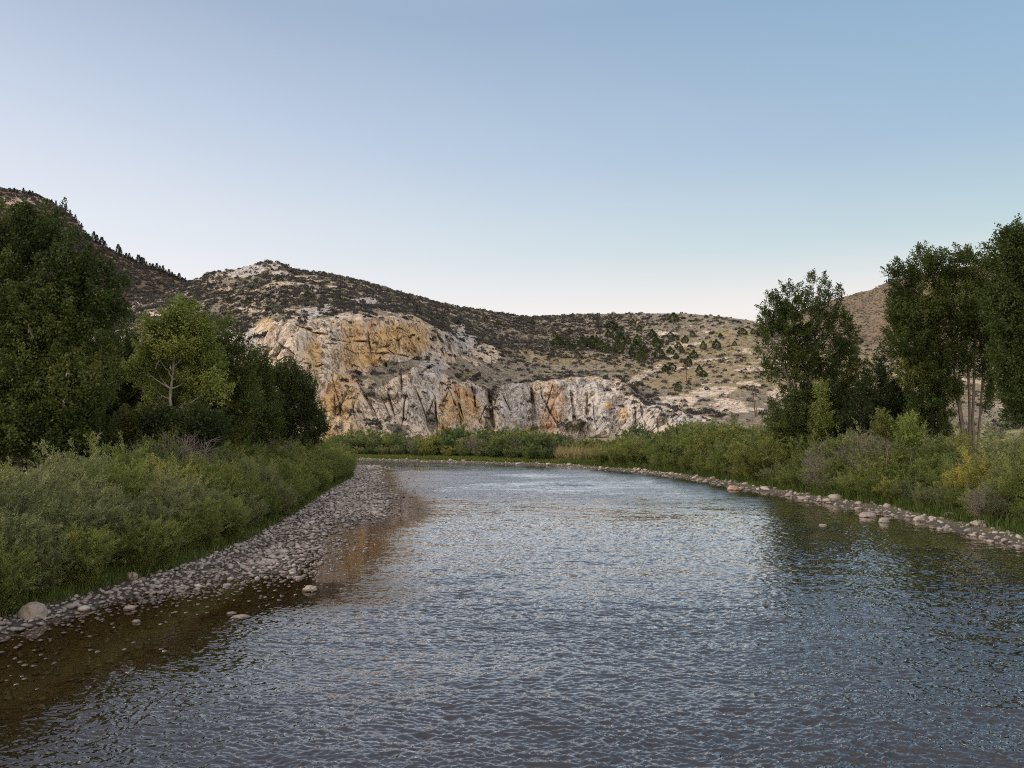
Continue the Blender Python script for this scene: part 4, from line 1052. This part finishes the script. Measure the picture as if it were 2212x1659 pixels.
# left wood, near to far
mk("cottonwood", 60, 50, [(85, 515, 62, 68), (30, 545, 66, 80), (145, 580, 56, 74, -1), (200, 640, 62, 70), (100, 700, 80, 80, -2), (20, 680, 90, 110, -2), (238, 680, 26, 26), (60, 820, 120, 110, -2), (150, 850, 80, 80, -3), (-60, 560, 80, 130), (-80, 760, 100, 130), (90, 930, 120, 60, -3), (200, 800, 50, 60), (-20, 940, 90, 60, -3)],
   "cotton", "bark", 1700, 190000, .17, .12, "tallest dark cottonwood at the left edge, rising above the mountain skyline", 1,
   trunk_px=[[(40, 1060), (60, 800), (80, 640), (95, 520)], [(60, 1060), (110, 760), (180, 620)], [(20, 1060), (-30, 700), (-40, 560)]], tr=.38, shoot=(.6, 1.3), spread=.22)
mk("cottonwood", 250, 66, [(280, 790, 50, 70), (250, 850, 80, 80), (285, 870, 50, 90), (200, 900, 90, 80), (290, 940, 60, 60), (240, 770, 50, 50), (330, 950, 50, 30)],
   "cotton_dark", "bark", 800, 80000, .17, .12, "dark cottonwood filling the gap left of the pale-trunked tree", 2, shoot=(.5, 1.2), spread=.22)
mk("cottonwood", 370, 58, [(400, 695, 30, 42), (362, 712, 27, 40), (434, 722, 24, 36), (318, 735, 24, 42), (385, 750, 50, 26), (385, 778, 40, 22, 3), (360, 830, 30, 24, 3), (450, 790, 30, 36, 1), (330, 795, 26, 34, 1), (425, 820, 26, 24, 1), (300, 800, 24, 34), (465, 840, 26, 30), (335, 850, 20, 24, 1), (412, 860, 18, 20, 1)],
   "cotton_light", "bark_white", 620, 54000, .15, .11, "bright green cottonwood with a pale bare trunk in the left wood", 3,
   trunk_px=[[(364, 1030), (367, 870), (373, 790), (386, 680)], [(371, 800), (405, 760), (438, 715)], [(371, 815), (345, 775), (322, 735)]], tr=.14, spread=.19)
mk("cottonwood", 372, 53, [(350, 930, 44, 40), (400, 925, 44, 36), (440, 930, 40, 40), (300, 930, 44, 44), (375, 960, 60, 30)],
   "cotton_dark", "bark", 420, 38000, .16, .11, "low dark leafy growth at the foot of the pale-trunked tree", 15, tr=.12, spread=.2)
mk("cottonwood", 470, 68, [(480, 725, 36, 38), (455, 770, 40, 50), (500, 790, 38, 60), (470, 860, 70, 60), (420, 880, 60, 70), (520, 860, 40, 80), (440, 945, 80, 40)],
   "cotton", "bark", 800, 76000, .16, .11, "green cottonwood right of the pale-trunked tree in the left wood", 4, shoot=(.5, 1.1), spread=.2)
mk("cottonwood", 552, 78, [(548, 790, 26, 46), (570, 810, 20, 40), (545, 850, 32, 50), (550, 910, 40, 50), (585, 900, 30, 50)],
   "cotton", "bark_pale", 420, 30000, .16, .11, "thin airy cottonwood with a slender pale stem against the cliff", 5, trunk_px=[[(548, 1010), (550, 880), (552, 770)]], tr=.13, spread=.16)
mk("cottonwood", 630, 84, [(620, 815, 34, 36), (650, 840, 28, 40), (595, 850, 30, 50), (635, 890, 48, 60), (600, 930, 40, 40), (665, 900, 22, 40)],
   "cotton_dark", "bark", 560, 52000, .17, .11, "dense dark rounded cottonwood in front of the big cliff", 6, shoot=(.5, 1.2), spread=.2)
mk("young_cottonwood", 690, 90, [(692, 900, 10, 22), (682, 930, 16, 26), (700, 925, 8, 20), (670, 950, 18, 20)],
   "cotton_dark", "bark", 170, 9000, .17, .1, "small dark sapling at the right end of the left wood", 7, tr=.07, spread=.15)
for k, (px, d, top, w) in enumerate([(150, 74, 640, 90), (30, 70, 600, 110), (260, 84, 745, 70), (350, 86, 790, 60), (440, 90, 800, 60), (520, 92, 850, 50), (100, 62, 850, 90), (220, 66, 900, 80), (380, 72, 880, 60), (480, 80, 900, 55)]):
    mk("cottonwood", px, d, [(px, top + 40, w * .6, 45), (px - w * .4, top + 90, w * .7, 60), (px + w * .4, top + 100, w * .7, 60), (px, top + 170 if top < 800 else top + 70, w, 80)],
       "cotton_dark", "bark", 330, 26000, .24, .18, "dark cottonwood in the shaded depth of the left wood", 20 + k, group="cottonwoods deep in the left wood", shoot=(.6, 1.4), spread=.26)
# right side
mk("cottonwood", 1725, 82, [(1765, 628, 30, 32), (1705, 645, 28, 34), (1668, 672, 26, 34), (1800, 660, 26, 40), (1735, 690, 55, 46), (1815, 720, 30, 50), (1770, 760, 50, 60), (1655, 700, 18, 30), (1830, 790, 32, 60), (1790, 850, 50, 60), (1690, 800, 24, 30), (1665, 795, 20, 24), (1735, 880, 42, 50), (1700, 880, 32, 40), (1800, 900, 45, 40), (1690, 930, 36, 20), (1655, 740, 20, 34), (1680, 730, 30, 40), (1850, 830, 20, 50), (1840, 900, 30, 50), (1700, 910, 50, 30), (1730, 780, 40, 50), (1740, 960, 60, 30), (1790, 950, 50, 30), (1700, 700, 36, 36), (1830, 880, 40, 60)],
   "cotton", "bark_pale", 1500, 125000, .17, .115, "broad green cottonwood with pale leaning stems beside the nearest utility pole", 8,
   trunk_px=[[(1738, 1000), (1722, 920), (1706, 840), (1690, 780), (1668, 740), (1655, 700)], [(1722, 900), (1715, 800), (1712, 700), (1710, 660)], [(1740, 1000), (1745, 850), (1765, 700), (1768, 640)], [(1706, 840), (1695, 760), (1690, 700)]], tr=.2, spread=.19)
mk("cottonwood", 1905, 78, [(1905, 800, 24, 26), (1890, 850, 40, 40), (1930, 870, 40, 40), (1870, 900, 50, 40), (1920, 920, 50, 35), (1950, 900, 30, 40)],
   "cotton_dark", "bark", 620, 48000, .16, .11, "low dark cottonwood in the gap between the two tall right-hand trees", 9, spread=.19)
mk("cottonwood", 2085, 74, [(1990, 580, 30, 42), (1950, 620, 28, 44), (2035, 585, 26, 45), (2070, 570, 24, 40), (2105, 590, 30, 50), (2140, 600, 22, 60), (1985, 680, 55, 55), (2060, 670, 55, 60), (2120, 700, 35, 70), (1960, 740, 45, 45), (2010, 780, 45, 50), (1975, 810, 36, 36), (2060, 770, 40, 50), (2130, 790, 22, 50), (2000, 860, 36, 40), (1985, 900, 30, 30), (2040, 850, 26, 40), (2020, 905, 26, 22), (2135, 860, 14, 50), (1925, 590, 12, 20), (1975, 940, 40, 30), (2030, 940, 24, 20), (1950, 690, 30, 40), (2150, 680, 24, 60)],
   "cotton", "bark", 1750, 145000, .17, .115, "tall many-stemmed cottonwood with bare pale lower trunks on the right bank", 10,
   trunk_px=[[(2090, 960), (2075, 880), (2062, 800), (2050, 700), (2040, 600)], [(2094, 960), (2092, 820), (2085, 700), (2075, 590)], [(2098, 960), (2104, 850), (2106, 720), (2108, 610)], [(2088, 960), (2068, 860), (2030, 740), (1990, 620)], [(2050, 965), (2040, 860), (2010, 760), (1970, 680)], [(2100, 960), (2120, 860), (2128, 700)]], tr=.15, spread=.19)
mk("cottonwood", 2225, 62, [(2195, 540, 34, 50), (2165, 570, 26, 60), (2220, 560, 40, 70), (2180, 680, 46, 80), (2230, 720, 60, 90), (2170, 780, 30, 60), (2200, 850, 36, 60), (2240, 860, 50, 60), (2270, 620, 60, 100), (2185, 905, 22, 22)],
   "cotton", "bark", 1200, 90000, .17, .12, "massive green cottonwood cut off by the right edge of the view", 11, trunk_px=[[(2235, 1010), (2225, 850), (2210, 700), (2195, 560)], [(2235, 1010), (2250, 800), (2270, 650)]], tr=.35, shoot=(.5, 1.2), spread=.2)
# young bright trees rising from the right thicket
mk("young_cottonwood", 1772, 80, [(1773, 850, 11, 20), (1770, 885, 18, 26), (1780, 915, 20, 24), (1762, 920, 16, 20)], "cotton_light", "bark", 170, 15000, .13, .07, "slim bright green young tree in front of the broad cottonwood", 12, tr=.06, spread=.13)
mk("young_cottonwood", 1912, 62, [(1912, 905, 9, 14), (1908, 925, 14, 16), (1920, 935, 14, 16)], "willow_yellow", "bark", 90, 7000, .12, .06, "small yellow-green young tree below the low dark cottonwood", 13, tr=.05, spread=.12)
mk("young_cottonwood", 1965, 60, [(1968, 930, 16, 26), (1960, 955, 20, 20), (1980, 950, 16, 22)], "cotton_light", "bark", 110, 9000, .12, .06, "rounded green sapling left of the bare pale trunks", 14, tr=.05, spread=.13)

# dead pale branches hanging in the left wood
for k, (px, py, d, ln, ang) in enumerate([(200, 948, 44, 30, 30), (250, 955, 44, 26, -20), (128, 870, 44, 20, 25), (230, 805, 50, 24, 20), (330, 790, 55, 24, 30), (470, 905, 62, 20, -15), (450, 880, 62, 24, -50), (510, 880, 66, 18, -40), (60, 720, 44, 16, 70), (425, 915, 60, 26, 15), (300, 740, 55, 16, 25), (140, 800, 44, 16, -60)]):
    s = d / F; a = math.radians(ang); T = Tubes(); dx, dz = math.cos(a) * ln * s, math.sin(a) * ln * s
    T.add([(0, .5, -.2), (dx * .5, 0, dz * .55), (dx, -.2, dz)], [.05, .035, .012], 5); T.add([(dx * .4, 0, dz * .45), (dx * .8, -.1, dz * .3 - .1)], [.025, .008], 4); T.add([(dx * .6, 0, dz * .6), (dx * .75, -.2, dz * 1.3 + .1)], [.02, .006], 4)
    o = link("dead_branch", T.mesh("dead_branch", M["dead"]), loc=at(px, py, d)); tag(o, "pale dead branch hanging among the dark leaves of the left wood", "branch", "dead branches in the left wood")

# sagebrush and dry brush on the terrace behind the right trees
rr = np.random.default_rng(404); xs = rr.uniform(30, 130, 700); ys = rr.uniform(80, 215, 700)
pts = np.stack([xs, ys, ground_z(xs, ys)], -1); keep_ = (xs / ys * F + CX > 1560) & (poly_sd(xs, ys, RIVER) > 16)
pts = pts[keep_]; o = link("terrace_scrub", build_bushes(pts, rr.uniform(.5, 1.3, len(pts)), np.clip(rr.normal(.85, .15, len(pts)), 0, 1), rr, "terrace_scrub", M["sage"])); tag(o, "pale grey-green sagebrush on the flat behind the right-hand trees", "scrub", kind="stuff")

# grass
def grass(name, pts, h, w, mat, label, seed, per=7):
    rr = np.random.default_rng(seed); k = np.repeat(np.arange(len(pts)), per); n = len(k)
    Pp = pts[k] + np.stack([rr.normal(0, .12, n), rr.normal(0, .12, n), np.zeros(n) - .04], -1)
    D_ = rr.normal(0, .28, (n, 3)); D_[:, 2] = 1; L_ = h[k] * rr.uniform(.6, 1.2, n) if np.ndim(h) else h * rr.uniform(.6, 1.2, n)
    v, q, t = leaves(Pp, D_, L_, w, np.clip(rr.normal(.45, .2, n), 0, 1), rr, .08)
    o = link(name, make_mesh(name, v, q, mat, attrs={"tint": t})); tag(o, label, "grass", kind="stuff"); return o
rr = np.random.default_rng(31)
def band(line, lo, hi, n, side, rr, ymin=0, ymax=999):
    Pl = np.array(line, float); L = np.r_[0, np.cumsum(np.linalg.norm(np.diff(Pl, axis=0), axis=1))]; s = rr.uniform(0, L[-1], n)
    x = np.interp(s, L, Pl[:, 0]); y = np.interp(s, L, Pl[:, 1]); x2 = np.interp(s + .5, L, Pl[:, 0]); y2 = np.interp(s + .5, L, Pl[:, 1])
    tx, ty = x2 - x, y2 - y; ln = np.hypot(tx, ty) + 1e-6; tx /= ln; ty /= ln; off = rr.uniform(lo, hi, n)
    x = x + side * -ty * off; y = y + side * tx * off; m_ = (y > ymin) & (y < ymax); x, y = x[m_], y[m_]
    return np.stack([x, y, ground_z(x, y)], -1)
pl = band(VL[2:12], .1, 1.3, 4200, 1, rr)
grass("left_bank_grass", pl, .42, .03, M["grass"], "green grass at the foot of the left bank willows", 41, 8)
pr = band(FB[5:-1], -.9, 3.0, 9000, 1, rr, 30, 170); pr = pr[poly_sd(pr[:, 0], pr[:, 1], RIVER) > .7]
pr2 = band(FB[5:-1], .7, 3.2, 9000, -1, rr, 30, 170); pr2 = pr2[poly_sd(pr2[:, 0], pr2[:, 1], RIVER) > .7]
pr = np.concatenate([pr, pr2]); pr = pr[rr.random(len(pr)) < .6]; grass("right_bank_grass", pr, rr.uniform(.25, 1.05, len(pr)) * (1 + .4 * pn(pr[:, 0] * .6, pr[:, 1] * .6, pr[:, 0] * 0)), .045, M["grass"], "tall green grass behind the rocks of the right bank", 42, 8)
pf = band(FB[2:6], .8, 5, 5000, 1, rr); pf = pf[poly_sd(pf[:, 0], pf[:, 1], RIVER) > .8]
grass("far_bank_grass", pf, .55, .10, M["grass"], "bright green grass along the far bank", 43, 6)
xs = rr.uniform(8, 32, 3800); ys = rr.uniform(134, 158, 3800); k_ = (CX + F * xs / ys > 1195) & (CX + F * xs / ys < 1330) & (poly_sd(xs, ys, RIVER) > 4)
grass("dry_reed_grass", np.stack([xs, ys, ground_z(xs, ys)], -1)[k_], 2.1, .10, M["grass_tan"], "tall tan reed grass in the gap between the far willows", 44, 8)

# ------------------------------------------------------------------ rocks
def rock_shape(IC, seed, flat=.55, ang=.25, f=1.1):
    r = 1 + ang * fbm(IC[:, 0] * f + seed, IC[:, 1] * f, IC[:, 2] * f, 3) - .10 * np.abs(pn(IC[:, 0] * 1.6 + seed, IC[:, 1] * 1.6, IC[:, 2] * 1.6)) * 2
    V = IC * r[:, None]; V[:, 2] *= flat; V[:, 1] *= .8; return V
R1 = [rock_shape(IC1, 10 + k, rnd.uniform(.38, .58)) for k in range(8)]
R2 = [rock_shape(IC2, 30 + k, rnd.uniform(.4, .6)) for k in range(8)]
def rocks_mesh(name, P, s, mat, seed, protos=R1, Fa=IF1):
    rr = np.random.default_rng(seed); V, Q, T = [], [], []; n = 0
    for k, pr_ in enumerate(protos):
        m_ = np.arange(len(P)) % len(protos) == k; Pk, sk = P[m_], s[m_]; th = rr.uniform(0, 6.28, len(Pk)); c, sn = np.cos(th)[:, None], np.sin(th)[:, None]
        e_ = rr.uniform(.75, 1.3, (len(Pk), 1)); tilt = rr.normal(0, .2, (len(Pk), 1))
        x = pr_[None, :, 0] * e_; y = pr_[None, :, 1]; z = pr_[None, :, 2] + x * tilt
        vv = np.stack([x * c - y * sn, x * sn + y * c, z + 0 * x], -1) * sk[:, None, None] + Pk[:, None]
        V.append(vv.reshape(-1, 3)); Q.append((Fa[None] + (np.arange(len(Pk)) * len(pr_))[:, None, None]).reshape(-1, 3) + n); n += len(Pk) * len(pr_)
        T.append(np.repeat(rr.random(len(Pk)), len(pr_)))
    return make_mesh(name, np.concatenate(V), np.concatenate(Q), mat, attrs={"tint": np.concatenate(T)}, smooth_shade=True)
rr = np.random.default_rng(77)
n = 78000
y = np.exp(rr.uniform(math.log(9), math.log(134), n)); x = rr.uniform(-30, -2, n)
vl_x = np.interp(y, [p[1] for p in VL[1:12]], [p[0] for p in VL[1:12]])
sb_ = poly_sd(x, y, BAR); sr_ = poly_sd(x, y, RIVER)
clus = pn(x * .35, y * .2, x * 0 + 6)
prob = np.where(sb_ < 0, .92, .95 * np.exp(-sb_ / .7) + .05 * np.exp(-sb_ / 4.0) * (1 + 1.5 * clus))
prob = np.where((sb_ < -.2) & (clus < -.35) & (y > 26), .45, prob)
k_ = (rr.random(n) < prob) & (x > vl_x - .25) & (sr_ < .35)
x, y, sb_ = x[k_], y[k_], sb_[k_]
s = np.clip(np.exp(rr.normal(math.log(.084), .38, len(x))), .035, .21) * np.interp(y, [10, 30, 80, 130], [.9, 1.0, 1.5, 1.9])
s = np.where((sb_ > .6) & (y < 30), np.minimum(s, .10), s)
gz = ground_z(x, y); z = gz + s * .28
# stones in the shallows must break the surface
outm = sb_ > .2; z = np.where(outm, np.maximum(z, -s * .12), z); 
P_ = np.stack([x, y, z], -1)
app = s / y; order = np.argsort(-app); big_i, rest = order[:240], order[240:]
near_r = rest[y[rest] < 34]; far_r = rest[y[rest] >= 34]
xq = rr.uniform(-18, 2, 9000); yq = np.exp(rr.uniform(math.log(9), math.log(60), 9000)); sq = poly_sd(xq, yq, BAR)
kq = (sq > .1) & (sq < 7) & (poly_sd(xq, yq, RIVER) < -.3); xq, yq = xq[kq], yq[kq]; ss2 = np.clip(np.exp(rr.normal(math.log(.09), .4, len(xq))), .04, .2)
PQ = np.stack([xq, yq, np.minimum(ground_z(xq, yq) + ss2 * .1, -ss2 * .5 - .01)], -1)
o = link("cobbles", rocks_mesh("cobbles", np.concatenate([P_[rest], PQ]), np.concatenate([s[rest], ss2]), M["cobble"], 5)); tag(o, "grey river cobbles covering the gravel bar along the left bank", "cobbles", kind="stuff")
rock_me = [make_mesh("river_rock", v, IF2, M["cobble"], smooth_shade=True, attrs={"tint": np.full(len(v), rnd.random())}) for v in R2]
for n_, i in enumerate(big_i):
    o = link("river_rock", rock_me[n_ % 8], loc=P_[i]); o.scale = (s[i] * rnd.uniform(.9, 1.25), s[i], s[i]); o.rotation_euler = (rnd.uniform(-.2, .2), rnd.uniform(-.2, .2), rnd.uniform(0, 6.28))
    if sb_[i] > .3: tag(o, "small rounded stone breaking the surface of the brown shallows at the left", "rock", "stones in the left shallows")
    else: tag(o, "larger rounded cobble lying on the gravel bar along the left bank", "rock", "larger cobbles of the gravel bar")
# gravel line along the right and far bank
def bankrocks(n, lo, hi, seed, ymin, ymax, size):
    rr = np.random.default_rng(seed); q = band(FB, lo, hi, n, -1, rr, ymin, ymax); sd_ = poly_sd(q[:, 0], q[:, 1], RIVER)
    s = np.clip(np.exp(rr.normal(math.log(size * .85), .55, len(q))), .04, .55); q[:, 2] = np.maximum(q[:, 2] + s * .15, -s * .1 + .02 * rr.random(len(q))); return q, s
qa, sa = bankrocks(7500, -1.3, .9, 91, 34, 100, .10)
qb, sb2 = bankrocks(7500, -.9, .7, 92, 100, 190, .11)
qa = np.concatenate([qa, qb]); sa = np.concatenate([sa, sb2]); m_ = (CX + F * qa[:, 0] / qa[:, 1] > 740) & (CX + F * qa[:, 0] / qa[:, 1] < 2260); qa, sa = qa[m_], sa[m_]
app = sa / qa[:, 1]; order = np.argsort(-app); bi, re_ = order[:260], order[260:]
o = link("bank_gravel", rocks_mesh("bank_gravel", qa[re_], sa[re_], M["pale_rock"], 6)); tag(o, "pale stones lining the waterline of the right and far banks", "stones", kind="stuff")
rock_me2 = [make_mesh("bank_rock", rock_shape(IC2, 60 + k, rnd.uniform(.4, .65), .48), IF2, M["pale_rock"], smooth_shade=True, attrs={"tint": np.full(len(IC2), rnd.random())}) for k in range(8)]
for n_, i in enumerate(bi):
    o = link("bank_rock", rock_me2[n_ % 8], loc=qa[i]); sc = sa[i] * 1.15; o.scale = (sc * rnd.uniform(1, 1.4), sc, sc); o.rotation_euler = (rnd.uniform(-.2, .2), rnd.uniform(-.2, .2), rnd.uniform(0, 6.28))
    tag(o, "pale rounded rock in the line of rocks along the right bank", "rock", "rocks lining the right bank")
# boulders that can be told apart
def boulder(px, py, wpx, label, mat="boulder", flat=.7, seed=0, sink=.25, ang=.3, ex=1.0):
    d = EYE * F / (py - HZ); x = (px - CX) / F * d; s = wpx / 2 * d / F
    me = make_mesh("boulder", rock_shape(IC4, 300 + seed, flat, ang, .9) * (1 + .05 * fbm(IC4[:, 0] * 3.5 + seed, IC4[:, 1] * 3.5, IC4[:, 2] * 3.5, 4))[:, None], IF4, M[mat], smooth_shade=True, attrs={"tint": np.zeros(len(IC4))})
    gz = max(0.0, float(ground_z(np.array([x]), np.array([d]))[0]))
    o = link("boulder", me, loc=(x, d + s * .5, gz + s * flat * (1 - 2 * sink) * .6)); o.scale = (s * ex, s, s); o.rotation_euler = (0, 0, rnd.uniform(-.3, .3)); tag(o, label, "boulder"); return o
boulder(78, 1336, 58, "big rounded grey boulder at the foot of the left willows", flat=.78, seed=1, sink=.12, ang=.2)
boulder(292, 1258, 26, "smooth grey boulder half hidden in grass at the edge of the left willows", flat=.9, seed=2, sink=.1)
boulder(674, 1272, 34, "angular dark grey boulder standing in the water off the tip of the gravel bar", flat=.5, seed=3, ang=.4)
boulder(648, 1246, 22, "flat pale boulder just behind the angular grey boulder", "pale_rock", .4, 4)
boulder(527, 1330, 40, "long flat pale rock lying awash in the shallows", "pale_rock", .25, 5)
boulder(508, 1320, 22, "small pale rock awash behind the long flat rock", "pale_rock", .3, 6)
boulder(306, 1338, 18, "small pointed pale rock alone in the brown shallows", "pale_rock", .5, 7)
boulder(290, 1312, 24, "pale rock at the gravel edge below the smooth grey boulder", "pale_rock", .6, 8)
boulder(1582, 1058, 26, "rusty red-brown boulder at the water edge of the right bank", "red_rock", .55, 9)
boulder(1872, 1117, 38, "broad pale boulder, largest of the right bank rock line", "pale_rock", .5, 10)
boulder(1905, 1128, 24, "steep-sided pale boulder beside the broad one on the right bank", "pale_rock", .75, 11)
boulder(1773, 1135, 17, "lone pale rock standing in the water off the right bank", "pale_rock", .45, 12)
boulder(2115, 1148, 40, "wide pale boulder at the grass edge near the right side of the view", "pale_rock", .45, 13)
boulder(2048, 1130, 26, "round pale boulder under the grass on the right bank", "pale_rock", .6, 14)
boulder(744, 983, 10, "whitish boulder on the far bank beyond the willow point", "pale_rock", .8, 15)
boulder(1238, 1241, 20, "low dark rock barely breaking the surface in mid-river", "boulder", .3, 16, sink=.4)
for o in [o for o in bpy.data.objects if o.name.startswith("boulder")]:
    pass
